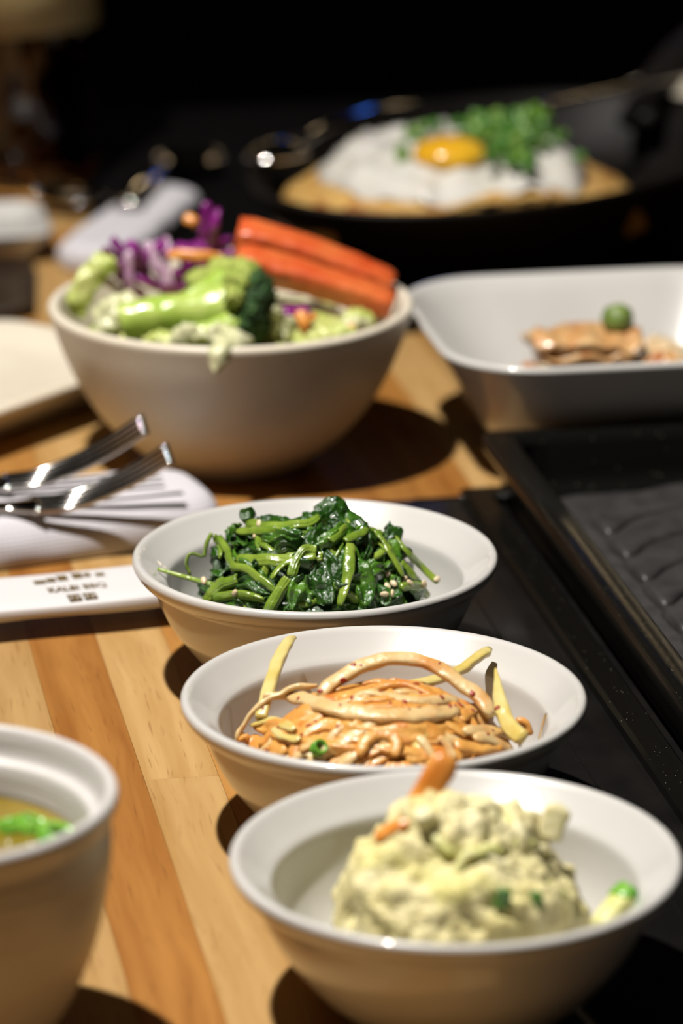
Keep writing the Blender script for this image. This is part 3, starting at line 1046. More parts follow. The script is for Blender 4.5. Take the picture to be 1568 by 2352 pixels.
def sl_surf(az, el, k=1.0):
    n_ = Vector((math.cos(az) * math.cos(el), math.sin(az) * math.cos(el), math.sin(el)))
    return SD + Vector((n_.x * SR.x, n_.y * SR.y, n_.z * SR.z)) * k, Vector((n_.x / SR.x, n_.y / SR.y, n_.z / SR.z)).normalized()


rr = random.Random(33)
for i in range(58):
    c, up = sl_surf(rr.uniform(PI * .85, PI * 2.15), rr.uniform(.05, 1.45), rr.uniform(.94, 1.01))
    t = up.cross(Vector((rr.uniform(-1, 1), rr.uniform(-1, 1), rr.uniform(-1, 1)))).normalized()
    L_ = rr.uniform(.003, .008)
    sd = up.cross(t) * rr.uniform(-.004, .004)
    pts = crom([c - t * L_ - up * .0022, c - t * L_ * .35 + sd * .5, c + t * L_ * .35 + sd, c + t * L_ - up * .0018], 10)
    hw = rr.uniform(.0008, .0019)
    V, F = sweep(pts, taper(hw, .15, .15, .5, .5), taper(hw * .7, .15, .15, .5, .5), up, 8, 2.6, wob=.0008, rseed=i)
    V = fit_in(V, SLB, BIN, .0075)
    tag(obj('cabbage_shred', V, F, SHG if i % 5 == 0 else SHR), ('green' if i % 5 == 0 else 'cream') + ' shred worked into the %s of the mashed salad mound' % whereabouts(V, SD, .009), 'cabbage', 'shreds in the mashed salad')


def stick(a, b, hw, ht, m, name, label, cat, up=(0, -1, .4), power=3.5, wob=.0006, seed=0, bend=(0, 0, 0), e0=.8, e1=.6, group=None):
    a, b = Vector(a), Vector(b)
    pts = crom([a, (a + b) / 2 + Vector(bend), b], 14)
    V, F = sweep(pts, taper(hw, .1, .25, e0, e1), taper(ht, .1, .25, e0, e1), up, 14, power, wob=wob, rseed=seed)
    return tag(obj(name, V, F, m), label, cat, group)


stick((.0178, .871, .0530), (.0272, .876, .0675), .0036, .0026, CARROT, 'carrot_stick', 'orange carrot stick poking up from the mashed salad', 'carrot', seed=2)
stick((.0090, .866, .0490), (.0175, .865, .0545), .0022, .0016, CARROT, 'carrot_stick', 'orange carrot scrap half buried in the left of the mashed salad', 'carrot', seed=5, up=(0, -.4, 1))
stick((.0185, .8625, .0555), (.0235, .8640, .0570), .0026, .0022, SHR, 'cabbage_shred', 'cream cabbage chunk at the foot of the upright carrot stick', 'cabbage', seed=6, up=(0, -.4, 1))
stick((.0525, .877, .0440), (.0560, .880, .0530), .0034, .0012, SHR, 'cabbage_shred', 'pointed cabbage shard standing at the right rear of the mashed salad', 'cabbage', seed=7, e1=.15)
stick((.0330, .898, .0440), (.0400, .900, .0425), .0030, .0016, CUCB, 'cucumber_slice', 'dull green cucumber slice behind the mashed salad', 'cucumber', seed=8, up=(0, -.3, 1))
stick((.0395, .8462, .0390), (.0402, .8472, .0440), .0019, .0012, CUCD, 'cucumber_slice', 'dark green cucumber scrap low on the front of the mashed salad', 'cucumber', seed=9)
stick((.0478, .8500, .0370), (.0485, .8515, .0410), .0018, .0012, CUCD, 'cucumber_slice', 'dark green cucumber scrap low on the right of the mashed salad', 'cucumber', seed=10)
cu = thing('cucumber_stick', 'light green cucumber stick leaning on the right wall of the mashed salad bowl', 'cucumber')
pts = crom([(.0650, .8590, .0275), (.0690, .8650, .0300), (.0725, .8690, .0322)], 12)
V, F = sweep(pts, taper(.0034, .1, .1, .8, .8), taper(.0028, .1, .1, .8, .8), (-.6, -.5, .7), 12, 3.2)
obj('flesh', V, F, SHG, parent=cu)
pts = crom([(.0701, .8672, .0310), (.0722, .8690, .0322), (.0738, .8702, .0330)], 8)
V, F = sweep(pts, taper(.0037, .1, .2, .9, .7), taper(.0031, .1, .2, .9, .7), (-.6, -.5, .7), 12, 3.2)
obj('skin', V, F, SCAL, parent=cu)

# ================================================================ salad
def sl(x, y, z): return Vector((x * 1.0235, y + .0305, z - .0083))


LET = mat('pale_lettuce', (.46, .56, .11), (.74, .76, .30), 90, rough=.35, bump=.3, bscale=260, sss=.2)
LETW = mat('white_lettuce_rib', (.66, .66, .36), (.76, .76, .50), 90, rough=.3, bump=.2, bscale=260, sss=.2)
PUR = mat('purple_cabbage', (.17, .010, .14), (.36, .035, .32), 140, rough=.25, bump=.2, bscale=300, coat=.3)
PURW = mat('pale_purple_cabbage', (.42, .20, .36), (.62, .45, .55), 140, rough=.3, bump=.2, bscale=300)
BST = mat('broccoli_stem', (.38, .56, .07), (.64, .76, .22), 70, rough=.25, bump=.2, bscale=300, coat=.3, sss=.15)
BLT = mat('broccoli_light_buds', (.34, .46, .05), (.60, .68, .16), 260, rough=.5, bump=.8, bscale=900)
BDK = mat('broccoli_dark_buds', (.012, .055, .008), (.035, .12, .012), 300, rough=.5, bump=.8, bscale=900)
TOM = mat('tomato_flesh', (.66, .085, .018), (.76, .18, .045), 60, rough=.38, bump=.12, bscale=160, coat=.15, coatr=.2, sss=.3)
V, F = blob(sl(-.0404, 1.3175, .049), (.0555, .0555, .020), .14, 3.5, 5, 12, 4)
V2 = []
for v in V:
    d = v - Vector((SAB[0], SAB[1], 0)); r = math.hypot(d.x, d.y)
    z_ = max(.009, v.z)
    lim = .026 + (z_ - .010) * .82 if z_ < .045 else .0545
    if r > lim: v = Vector((SAB[0] + d.x * lim / r, SAB[1] + d.y * lim / r, v.z))
    v.z = z_
    V2.append(v)
tag(obj('lettuce_heap', V2, F, LET), 'bed of pale chopped lettuce filling the salad bowl', 'lettuce')
br = thing('broccoli_floret', 'broccoli floret with thick pale stem lying across the front of the salad', 'broccoli')
pts = crom([sl(-.0785, 1.282, .0715), sl(-.066, 1.283, .0742), sl(-.052, 1.285, .0752), sl(-.040, 1.287, .0775)], 22)
V, F = sweep(pts, lambda t: .0068 + .0022 * max(0, t - .6), lambda t: .0066 + .002 * max(0, t - .6), (0, 0, 1), 18, 2.2, wob=.0008, ridge=.03)
obj('stem', V, F, BST, parent=br)
pts = crom([sl(-.0560, 1.275, .0690), sl(-.046, 1.276, .0695), sl(-.036, 1.280, .0730)], 14)
V, F = sweep(pts, lambda t: .0036 + .001 * t, lambda t: .0034 + .001 * t, (0, 0, 1), 14, 2.2, wob=.0006)
obj('branch', V, F, BST, parent=br)
pts = crom([sl(-.0560, 1.287, .0780), sl(-.048, 1.291, .0815), sl(-.042, 1.295, .0840)], 12)
V, F = sweep(pts, lambda t: .0034 + .001 * t, lambda t: .0034 + .001 * t, (0, 0, 1), 14, 2.2, wob=.0006)
obj('branch', V, F, BST, parent=br)
rr = random.Random(3)
lp, dp = [], []
for i in range(60):
    az = rr.uniform(-1.7, 1.5); el = rr.uniform(-.9, 1.35)
    n_ = Vector((math.cos(az) * math.cos(el), math.sin(az) * math.cos(el), math.sin(el)))
    c = sl(-.0370, 1.288, .0770) + Vector((n_.x * .0105, n_.y * .012, n_.z * .0120))
    b_ = blob(c, (.0040, .0040, .0040), .45, 3.5, 4, i, 3)
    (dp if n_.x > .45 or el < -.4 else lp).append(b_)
for i, p in enumerate(((-.0440, 1.298, .0850), (-.0475, 1.300, .0835), (-.0390, 1.300, .0865), (-.0510, 1.302, .0820), (-.0430, 1.304, .0860))):
    lp.append(blob(sl(*p), (.0052, .0048, .0042), .3, 2.5, 3, i + 70, 3))
obj('light_buds', *join(*lp), BLT, parent=br)
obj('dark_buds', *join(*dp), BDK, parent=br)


def tomato(a, b, hw, ht, label, seed, bend):
    a, b = sl(*a), sl(*b)
    pts = crom([a, a.lerp(b, .35) + Vector(bend), a.lerp(b, .7) + Vector(bend) * .7, b], 30)
    V, F = sweep(pts, lambda t: hw * (1 - .10 * t) * (1 if .03 < t < .97 else .93), lambda t: ht * (1 - .22 * t) * (1 if .04 < t < .95 else .86), (.25, -.45, .85), 24, 5.0, twist=.2, wob=.0007, rseed=seed)
    return tag(obj('tomato_wedge', V, F, TOM), label, 'tomato')


tomato((-.0385, 1.338, .0905), (.0185, 1.334, .0715), .0062, .0063, 'long red tomato wedge, upper of the two on the salad', 1, (0, 0, .0015))
tomato((-.0385, 1.322, .0845), (.0185, 1.319, .0680), .0062, .0058, 'long red tomato wedge, lower of the two on the salad', 2, (0, 0, .001))


def shred(c, t, up, L_, hw, ht, m, name, label, cat, group, seed, arc=.003):
    up = up.normalized()
    pts = crom([c - t * L_ - up * arc, c - t * L_ * .4, c + t * L_ * .4 + up * arc * .5, c + t * L_ - up * arc], 12)
    V, F = sweep(pts, taper(hw, .15, .15, .5, .5), taper(ht, .15, .15, .6, .6), up, 8, 2.6, twist=rr.uniform(-1, 1), wob=.0007, rseed=seed)
    return tag(obj(name, V, F, m), label, cat, group)


for i in range(30):
    if i < 18: c0, rad = (-.0715, 1.331, .0765), (.0150, .008, .0105)
    else: c0, rad = (-.0500, 1.339, .0870), (.0125, .006, .0105)
    c = sl(*(c0[k] + rr.uniform(-1, 1) * rad[k] for k in range(3)))
    t = Vector((rr.uniform(-1, 1), rr.uniform(-.5, .5), rr.uniform(-1, 1))).normalized()
    up = Vector((rr.uniform(-.4, .4), -1, rr.uniform(-.2, .9)))
    shred(c, t, up, rr.uniform(.006, .012), rr.uniform(.0016, .0026), .0007, PURW if i % 6 == 0 else PUR, 'cabbage_shred',
          ('pale' if i % 6 == 0 else 'dark') + ' purple cabbage shred in the %s tangle of the salad' % ('left' if i < 18 else 'upper'), 'cabbage', 'purple cabbage shreds', i, rr.uniform(0, .003))
shred(sl(-.0775, 1.324, .0780), Vector((.08, 0, -1)).normalized(), Vector((-.2, -1, .2)), .0095, .0020, .0008, PURW, 'cabbage_shred', 'pale veined purple cabbage strip hanging at the front of its tangle', 'cabbage', None, 90, .001)
shred(sl(-.0500, 1.335, .0965), Vector((.12, 0, 1)).normalized(), Vector((0, -1, .2)), .0075, .0018, .0008, PUR, 'cabbage_shred', 'thin purple cabbage strip standing up at the top of the salad', 'cabbage', None, 91, .001)
shred(sl(-.0850, 1.326, .0800), Vector((1, 0, -.25)).normalized(), Vector((0, -.5, 1)), .0065, .0016, .0007, PUR, 'cabbage_shred', 'dark purple cabbage strip sticking out to the left of the salad', 'cabbage', None, 92, .001)
for i, (a, b, hw) in enumerate((((-.064, 1.330, .0850), (-.042, 1.330, .0830), .0022), ((-.058, 1.345, .0960), (-.053, 1.345, .0930), .0024), ((-.0150, 1.282, .0760), (-.0125, 1.280, .0680), .0022), ((-.0095, 1.284, .0740), (-.0140, 1.281, .0700), .0014), ((.0010, 1.277, .0690), (.0060, 1.280, .0705), .0016))):
    a, b = sl(*a), sl(*b)
    c = (a + b) / 2
    shred(c, (b - a).normalized(), Vector((.1, -.8, .5)), (b - a).length / 2, hw, .0009, CARROT, 'carrot_shred', 'thin orange carrot shred tucked among the salad leaves', 'carrot', 'carrot shreds in the salad', i, .0012)


def leafy(P, hw, m, label, seed, up, curl=.4, group=None, ruffle=.0012):
    pts = crom([sl(*p) for p in P], 22)
    V, F = sheet(pts, taper(hw, .3, .3, .45, .35), up if isinstance(up, list) else [Vector(up)] * len(pts), 10, .0008, curl, .0016, 190, seed, ruffle)
    return tag(obj('lettuce_leaf', V, F, m), label, 'lettuce', group)


leafy([(-.0960, 1.316, .0640), (-.0935, 1.317, .0730), (-.0875, 1.319, .0820), (-.0820, 1.320, .0850)], .0062, LET, 'curled green lettuce leaf at the left rim of the salad bowl', 1, (.5, -1, .3), .6)
leafy([(-.0890, 1.295, .0660), (-.0820, 1.296, .0730), (-.0730, 1.298, .0760)], .0070, LETW, 'pale lettuce rib beside the broccoli stem', 2, (-.2, -1, .5), .4)
leafy([(-.0320, 1.2640, .0700), (-.0365, 1.2560, .0735), (-.0405, 1.2500, .0722), (-.0430, 1.2468, .0680), (-.0440, 1.2462, .0625)], .0042, LETW, 'shred of pale lettuce hanging over the front rim of the salad bowl', 3, (0, -.6, .8), .3, None, .0008)
for i, (a, b, hw, m) in enumerate((((-.0600, 1.268, .0680), (-.0480, 1.266, .0715), .004, LETW), ((-.0480, 1.268, .0690), (-.0360, 1.266, .0722), .0045, LETW), ((-.0240, 1.284, .0660), (-.0225, 1.283, .0775), .0042, LETW),
                                   ((-.0190, 1.280, .0650), (-.0175, 1.279, .0745), .0030, LETW), ((-.0120, 1.272, .0680), (.0050, 1.276, .0700), .0050, LET), ((-.004, 1.275, .0680), (.0100, 1.284, .0700), .0045, LETW),
                                   ((-.0700, 1.272, .0660), (-.0580, 1.268, .0680), .0040, LET), ((.0000, 1.300, .0670), (.0120, 1.302, .0660), .006, LET), ((-.030, 1.300, .0660), (-.010, 1.300, .0690), .006, PUR))):
    A_, B_ = Vector(a), Vector(b)
    mid = (A_ + B_) / 2 + Vector((0, -.001, .002))
    leafy([a, tuple(mid), b], hw, m, 'small chopped leaf in the salad, ' + ('pale, left below the broccoli stem', 'pale, below the broccoli crown', 'pale, standing right beside the dark broccoli crown', 'narrow and pale, next to the upright carrot shred', 'green, at the front right rim', 'pale, at the right rim under the tomato', 'green, at the front left rim', 'green, under the lower tomato wedge', 'purple, between broccoli crown and tomato')[i], 20 + i, (.1, -.8, .6), .5, 'chopped salad leaves')

# ================================================================ napa kimchi in the square dish
NK1 = mat('napa_kimchi_tan', (.62, .30, .10), (.76, .50, .24), 120, rough=.3, bump=.3, bscale=260, coat=.4, coatr=.1, sss=.2, c3=(.42, .09, .015), c3scale=110, c3at=(.58, .74))
NK2 = mat('napa_kimchi_pale', (.74, .52, .28), (.82, .68, .46), 120, rough=.3, bump=.3, bscale=260, coat=.3, sss=.2, c3=(.5, .16, .03), c3scale=130, c3at=(.62, .78))
DX = Vector((CT, ST, 0)); DY = Vector((-ST, CT, 0))
k0 = Vector((.0915, 1.363, 0))
rr = random.Random(17)
V, F = blob(k0 + Vector((0, 0, .0245)), (.0185, .0125, .0190), .05, 2, 4, 77, 2, zmin=.0062)
tag(obj('kimchi_piece', V, F, NK2), 'pale kimchi core inside the stack in the square dish', 'kimchi')
for i in range(9):
    z_ = .0075 + i * .0046
    L_ = .0200 + rr.uniform(-.0022, .0018)
    cy = rr.uniform(-.0012, .0012)
    P = [k0 - DX * L_ + DY * cy + Vector((0, 0, z_ + rr.uniform(-.0006, .0006))), k0 - DX * L_ * .4 + Vector((0, 0, z_ + .0006)), k0 + DX * L_ * .4 + Vector((0, 0, z_ - .0004)), k0 + DX * L_ + Vector((0, 0, z_ - .0008))]
    V, F = sheet(crom(P, 24), taper(.0130, .1, .12, .85, .7), [Vector((0, 0, 1))] * 25, 14, .0046, .10, .0022, 130, i, ruffle=.0009)
    tag(obj('kimchi_leaf', V, F, NK1 if i % 3 else NK2), 'kimchi leaf in the square dish, %s of its stack' % ('at the bottom', 'eighth from the top', 'seventh from the top', 'sixth from the top', 'fifth from the top', 'fourth from the top', 'third from the top', 'second from the top', 'topmost')[i], 'kimchi', 'stacked kimchi leaves')
for i, (dx, dy, z_, r) in enumerate(((.030, -.006, .022, .014), (.040, -.004, .018, .013), (.034, .008, .030, .010), (.028, -.014, .034, .0065), (.042, -.012, .030, .0075), (.050, -.006, .022, .010), (.036, -.016, .028, .0055), (.046, .010, .020, .011))):
    c = k0 + DX * dx + DY * dy + Vector((0, 0, z_))
    V, F = blob(c, (r * 1.2, r, r * .95), .35, 1.8, 4, i + 40, 4, zmin=.0062)
    tag(obj('kimchi_piece', V, F, NK1 if i % 2 else NK2), 'crumpled kimchi piece at the right of the stack in the square dish', 'kimchi', 'loose kimchi pieces')
WAS = mat('soft_green', (.12, .20, .025), (.22, .30, .06), 160, rough=.45, bump=.3, bscale=300)
V, F = blob(k0 + DX * .0135 + DY * .001 + Vector((0, 0, .0502)), (.0062, .006, .0054), .12, 2, 3, 3, 3)
tag(obj('green_garnish', V, F, WAS), 'round green dab on top of the kimchi stack in the square dish', 'garnish')

# ================================================================ oval iron pan with fried rice and egg
PA = math.radians(54.4)
PC = Vector((.0737, 1.6836, 0))
pa1 = Vector((math.cos(PA), math.sin(PA), 0)); pa2 = Vector((-math.sin(PA), math.cos(PA), 0))
RA, RB = .148, .095
pan = thing('iron_pan', 'oval black cast iron pan holding fried rice and egg', 'pan', (PC.x, PC.y, .0003), PA)
prof = [(0, .003), (.55, .003), (.60, 0), (.66, 0), (.75, .008), (.90, .028), (.985, .0415), (1.0, .0440), (1.002, .0455), (.992, .0466), (.975, .0460), (.955, .0430), (.88, .026), (.76, .0115), (0, .009)]
V, F = lathe(smooth_profile(prof, 2), 128, RA, RB)
obj('body', V, F, CAST, parent=pan)
inv = Matrix.Rotation(-PA, 3, 'Z')
hp = [inv @ (Vector(p) - PC) for p in ((.1420, 1.770, .0400), (.1560, 1.810, .0500), (.1740, 1.850, .0600), (.2050, 1.905, .0700))]
V, F = sweep(crom(hp, 20), lambda t: .009 + .003 * t, lambda t: .0045, (0, 0, 1), 14, 3)
obj('handle', V, F, CAST, parent=pan)


FC = Vector((.0530, 1.6300, 0))


def food_rho(p):
    d = Vector((p[0], p[1], 0)) - FC
    return math.sqrt((d.x / .084) ** 2 + (d.y / .094) ** 2)


def food_z(p):
    r_ = food_rho(p)
    return .0345 + .0245 * max(0, 1 - r_ * r_) - max(0, r_ - .92) * .12 + .0022 * noise.noise(Vector((p[0] * 90, p[1] * 90, 2.2)))


RICE = mat('kimchi_fried_rice', (.60, .30, .06), (.80, .53, .18), 260, rough=.4, bump=.9, bscale=420, c3=(.36, .10, .015), c3scale=70, c3at=(.56, .72), coat=.25)
def in_pan(p, lim):
    d = Vector((p.x, p.y, 0)) - PC
    rho = math.sqrt((d.dot(pa1) / RA) ** 2 + (d.dot(pa2) / RB) ** 2)
    return PC + d * (lim / rho) if rho > lim else Vector((p.x, p.y, 0))


V, F = [], []
NR, NA = 26, 96
V.append(FC + Vector((0, 0, food_z(FC))))
for j in range(1, NR + 1):
    for i in range(NA):
        a = 2 * PI * i / NA; r = .945 * j / NR
        p = FC + Vector((.084 * r * 1.06 * math.cos(a), .094 * r * 1.06 * math.sin(a), 0))
        p = in_pan(p, .93)
        z_ = food_z(p) + .0012 * noise.noise(p * 330)
        if j == NR: z_ -= .003
        V.append(Vector((p.x, p.y, z_)))
for i in range(NA):
    F.append((0, 1 + i, 1 + (i + 1) % NA))
for j in range(NR - 1):
    for i in range(NA):
        i2 = (i + 1) % NA; a = 1 + j * NA; b = a + NA
        F.append((a + i, b + i, b + i2, a + i2))
# lower skin so that the heap is solid
base = len(V)
for i in range(NA):
    a = 2 * PI * i / NA
    p = in_pan(FC + Vector((.084 * .9 * math.cos(a), .094 * .9 * math.sin(a), 0)), .78)
    V.append(Vector((p.x, p.y, .016)))
a = 1 + (NR - 1) * NA
for i in range(NA):
    i2 = (i + 1) % NA
    F.append((a + i, base + i, base + i2, a + i2))
F.append(tuple(base + i for i in range(NA)))
tag(obj('fried_rice', V, F, RICE), 'golden kimchi fried rice filling the iron pan', 'rice', None, 'stuff')
EGGW = mat('egg_white', (.70, .67, .59), (.76, .74, .69), 60, rough=.3, bump=.25, bscale=200, sss=.3, coat=.3)
YOLK = mat('egg_yolk', (.78, .40, .015), (.84, .50, .03), 60, rough=.2, sss=.3, coat=.5)
egg = thing('fried_egg', 'fried egg with yellow yolk on the fried rice', 'egg')
OUT = [(-95, 16197), (-112, 16500), (-40, 16850), (130, 17000), (300, 17050), (460, 17100), (640, 17050), (835, 16900), (1000, 16750), (1100, 16480), (1064, 16035), (989, 15725), (776, 15579), (494, 15524), (383, 15547), (339, 15661), (181, 15747), (30, 15907)]
O3 = [Vector((x / 1e4, y / 1e4, 0)) for x, y in OUT]
O3 = crom(O3 + [O3[0]], 72)[:-1]
for q in O3:
    d = q - PC
    rho = math.sqrt((d.dot(pa1) / RA) ** 2 + (d.dot(pa2) / RB) ** 2)
    if rho > .90:
        q.x, q.y = PC.x + d.x * .90 / rho, PC.y + d.y * .90 / rho
ec = Vector((.050, 1.632, 0))
nO = len(O3); NRr = 16
top, bot = [], []
for j in range(NRr + 1):
    s = j / NRr
    for p in O3:
        q = ec.lerp(p, max(s, .001))
        lump = .0060 * noise.noise(q * 55 + Vector((4, 4, 4))) + .0034 * noise.noise(q * 130)
        z_ = food_z(q) + .0045 + lump * min(1, s * 2)
        if s > .8: z_ -= .004 * ((s - .8) / .2) ** 2
        top.append(Vector((q.x, q.y, z_))); bot.append(Vector((q.x, q.y, z_ - (.0045 if s < .95 else .0012))))
V = top + bot; N_ = len(top); F = []
for j in range(NRr):
    for i in range(nO):
        i2 = (i + 1) % nO
        a = j * nO
        F.append((a + i, a + nO + i, a + nO + i2, a + i2)); F.append((N_ + a + i, N_ + a + i2, N_ + a + nO + i2, N_ + a + nO + i))
a = NRr * nO
for i in range(nO):
    i2 = (i + 1) % nO
    F.append((a + i, N_ + a + i, N_ + a + i2, a + i2))
obj('white', V, F, EGGW, parent=egg)
V, F = blob((.0475, 1.5990, food_z((.0475, 1.5990)) + .0050), (.0165, .0165, .0085), .05, 2, 4, 1, 2)
obj('yolk', V, F, YOLK, parent=egg)
GR = [(308, 16050), (342, 16320), (596, 16373), (645, 16137), (699, 16031), (751, 15897), (802, 16203), (860, 16500), (920, 16400), (980, 16350), (401, 16394), (287, 15928), (767, 15836), (710, 16315), (480, 16450)]
SCE = mat('scallion_mid_green', (.08, .20, .015), (.20, .34, .05), 200, rough=.4)
SCD = mat('scallion_dark_green', (.03, .13, .012), (.10, .26, .03), 200, rough=.35)
rr = random.Random(8)
for i in range(190):
    x, y = GR[i % len(GR)] if i < 56 else rr.choice([(700, 16100), (751, 15950), (805, 16250), (720, 16350), (870, 16480), (764, 16050), (660, 16250), (700, 16400), (860, 16500)])
    x = x / 1e4 + rr.gauss(0, .005); y = y / 1e4 + rr.gauss(0, .007)
    if math.hypot(x - .0475, y - 1.5990) < .0175: continue
    hi = .0045 + rr.uniform(0, .004) + (.003 if .06 < x < .09 else 0)
    if abs(x - .086) < .008 and y > 1.63: hi += .003
    scallion_ring((x, y, food_z((x, y)) + hi), rr.uniform(.0016, .0030), rr.uniform(.0025, .005), eul(rr.uniform(0, 1.5), rr.uniform(0, 1.5), rr.uniform(0, 6)),
                  SCD if rr.random() < .65 else SCE, 'chopped scallion %s on the fried egg' % ('left of the yolk' if x < .040 else 'right behind the yolk' if x < .058 else ('close ' if x < .070 else 'well ' if x < .082 else 'far ') + 'right of the yolk, ' + ('towards the front' if y < 1.605 else 'in the middle' if y < 1.635 else 'towards the rear')), 'scallions on the fried egg')

# ================================================================ folded napkins
def cloth_mat(name, lines, edge_rows):
    m, nt, b = _new(name)
    N, L = nt.nodes, nt.links
    tc = N.new('ShaderNodeTexCoord'); sp = N.new('ShaderNodeSeparateXYZ'); L.new(tc.outputs['Object'], sp.inputs[0])

    def band(sock, c, hw, soft):
        s_ = N.new('ShaderNodeMath'); s_.operation = 'SUBTRACT'; s_.inputs[1].default_value = c; L.new(sock, s_.inputs[0])
        a_ = N.new('ShaderNodeMath'); a_.operation = 'ABSOLUTE'; L.new(s_.outputs[0], a_.inputs[0])
        r_ = N.new('ShaderNodeMapRange'); r_.inputs[1].default_value = hw + soft; r_.inputs[2].default_value = hw - soft; L.new(a_.outputs[0], r_.inputs[0])
        return r_.outputs[0]

    def op(o_, a_, b_):
        k = N.new('ShaderNodeMath'); k.operation = o_
        for i, s_ in enumerate((a_, b_)):
            if isinstance(s_, (int, float)): k.inputs[i].default_value = s_
            else: L.new(s_, k.inputs[i])
        return k.outputs[0]
    acc = None
    for y, hw, amt, xmax in lines:
        t_ = op('MULTIPLY', band(sp.outputs['Y'], y, hw, .0003), amt)
        t_ = op('MULTIPLY', t_, op('LESS_THAN', sp.outputs['X'], xmax))
        t_ = op('MULTIPLY', t_, op('GREATER_THAN', sp.outputs['Z'], .013))
        acc = t_ if acc is None else op('MAXIMUM', acc, t_)
    dots = op('GREATER_THAN', op('SINE', op('MULTIPLY', sp.outputs['X'], 2600), 0), -.2)
    for z, hw, amt in edge_rows:
        t_ = op('MULTIPLY', op('MULTIPLY', band(sp.outputs['Z'], z, hw, .0002), op('LESS_THAN', sp.outputs['Y'], -.004)), amt)
        t_ = op('MULTIPLY', t_, op('ADD', op('MULTIPLY', dots, .55), .45))
        acc = t_ if acc is None else op('MAXIMUM', acc, t_)
    mx = N.new('ShaderNodeMix'); mx.data_type = 'RGBA'
    mx.inputs[6].default_value = (.53, .515, .545, 1); mx.inputs[7].default_value = (.06, .06, .08, 1)
    if acc is not None: L.new(acc, mx.inputs[0])
    else: mx.inputs[0].default_value = 0
    L.new(mx.outputs[2], b.inputs['Base Color'])
    wv = N.new('ShaderNodeTexWave'); wv.inputs['Scale'].default_value = 700; wv.inputs['Distortion'].default_value = .4; L.new(tc.outputs['Object'], wv.inputs['Vector'])
    bp = N.new('ShaderNodeBump'); bp.inputs['Strength'].default_value = .25; bp.inputs['Distance'].default_value = .0004
    L.new(wv.outputs['Fac'], bp.inputs['Height']); L.new(bp.outputs[0], b.inputs['Normal'])
    S(b, rough=.85)
    MATS[name] = m
    return m


def cloth_fold(hx, hy, z0, z1, m, parent, seed, name='fold', cr=.012, slope=0):
    """soft slab with rounded long edges"""
    h = (z1 - z0) / 2
    zc = (z0 + z1) / 2
    loops = []
    nrow = 17
    for j in range(nrow):
        a = -PI / 2 + PI * j / (nrow - 1)
        off = h * 1.1 * (1 - max(0, math.cos(a)) ** .8) * (1 if a > 0 else .25)
        z = zc + h * math.sin(a)
        lp = []
        for x, y in dense(rrect(hx - off, hy - off, cr, 8), 200):
            if slope and y < 0:
                y = y + slope * (-y / hy) ** 2 * (1 - math.sqrt(max(0, 1 - min(1, max(0, (z - z0) / (z1 - z0))) ** 2)))
            sag = .0008 * noise.noise(Vector((x * 40, y * 40, seed)))
            lp.append((x + .0006 * noise.noise(Vector((x * 60, y * 60, z * 90 + seed))), y + .0009 * noise.noise(Vector((x * 50, 3, z * 90 + seed))), max(z0, z + (sag if j > 8 else 0))))
        loops.append(lp)
    V, F = loft(loops, True, False)
    # top as a fine grid of shrinking loops
    n = len(loops[0])
    last = (nrow - 1) * n
    for s in (.75, .5, .25):
        st = len(V)
        for i in range(n):
            x, y, z = loops[-1][i]
            V.append((x * (1 - (1 - s) * .25) if abs(x) > hy else x * s, y * s, z1 + .0010 * noise.noise(Vector((x * 30, y * s * 60, seed + 5)))))
        for i in range(n):
            i2 = (i + 1) % n
            F.append((last + i, last + i2, st + i2, st + i))
        last = st
    F.append(tuple(range(last, last + n)))
    return obj(name, V, F, m, parent=parent)


NAPA = math.radians(24)
CL1 = cloth_mat('striped_napkin', [],
                [(.0022 + .0013 * q, .00028, (.35, .40, .45, .45, .45, .40, .34, .28, .22, .16)[q]) for q in range(10)])
nap = thing('napkin', 'thick folded white napkin with grey stripes under the two forks', 'napkin', (-.1356, 1.2339, .0003), NAPA)
cloth_fold(.0945, .0245, 0, .0165, CL1, nap, 2, slope=.010)
CL2 = cloth_mat('plain_napkin', [], [])
nap2 = thing('napkin', 'folded pale napkin lying slantwise behind the salad bowl', 'napkin', (-.0985, 1.695, .0003), math.radians(76))
cloth_fold(.066, .0175, 0, .0120, CL2, nap2, 7)

# ================================================================ forks
def fork(root, tip, end, label, wr, wt):
    root, tip, end = Vector(root), Vector(tip), Vector(end)
    t = thing('fork', label, 'fork', group='forks on the striped napkin')
    d = (tip - root); d.z = 0; d.normalize()
    s = Vector((-d.y, d.x, 0))
    # neck and handle
    P = [end, end.lerp(root, .35) + Vector((0, 0, .0030)), end.lerp(root, .7) + Vector((0, 0, .0022)), root - d * .024 + Vector((0, 0, -.0002)), root - d * .010]
    pts = crom(P, 40)
    V, F = sweep(pts, lambda q: .0085 - .0050 * min(1, q / .72) + (max(0, q - .72) / .28) ** 1.6 * (wr - .0035), lambda q: .0014, (0, 0, 1), 14, 3.0)
    obj('handle', V, F, STEEL, parent=t)
    for k in range(4):
        f = (k - 1.5) / 1.5
        a = root - d * .013 + s * (f * wr * .70)
        b = tip + s * (f * wt * .80)
        mid1 = a.lerp(b, .30) + Vector((0, 0, -.0040)); mid2 = a.lerp(b, .68) + Vector((0, 0, -.0034))
        pts = crom([a, mid1, mid2, b], 24)
        V, F = sweep(pts, lambda q: .0016 - .0005 * q, lambda q: .0015 - .0005 * q, (0, 0, 1), 14, 2.0)
        obj('tine', V, F, STEEL, parent=t)
    return t


fork((-.0945, 1.2340, .0190), (-.0592, 1.2390, .0362), (-.2150, 1.2080, .0205), 'steel fork on the striped napkin, nearer to the viewer', .0090, .0115)
fork((-.1070, 1.2560, .0200), (-.0690, 1.2615, .0400), (-.2300, 1.2260, .0220), 'steel fork on the striped napkin, farther from the viewer', .0092, .0118)

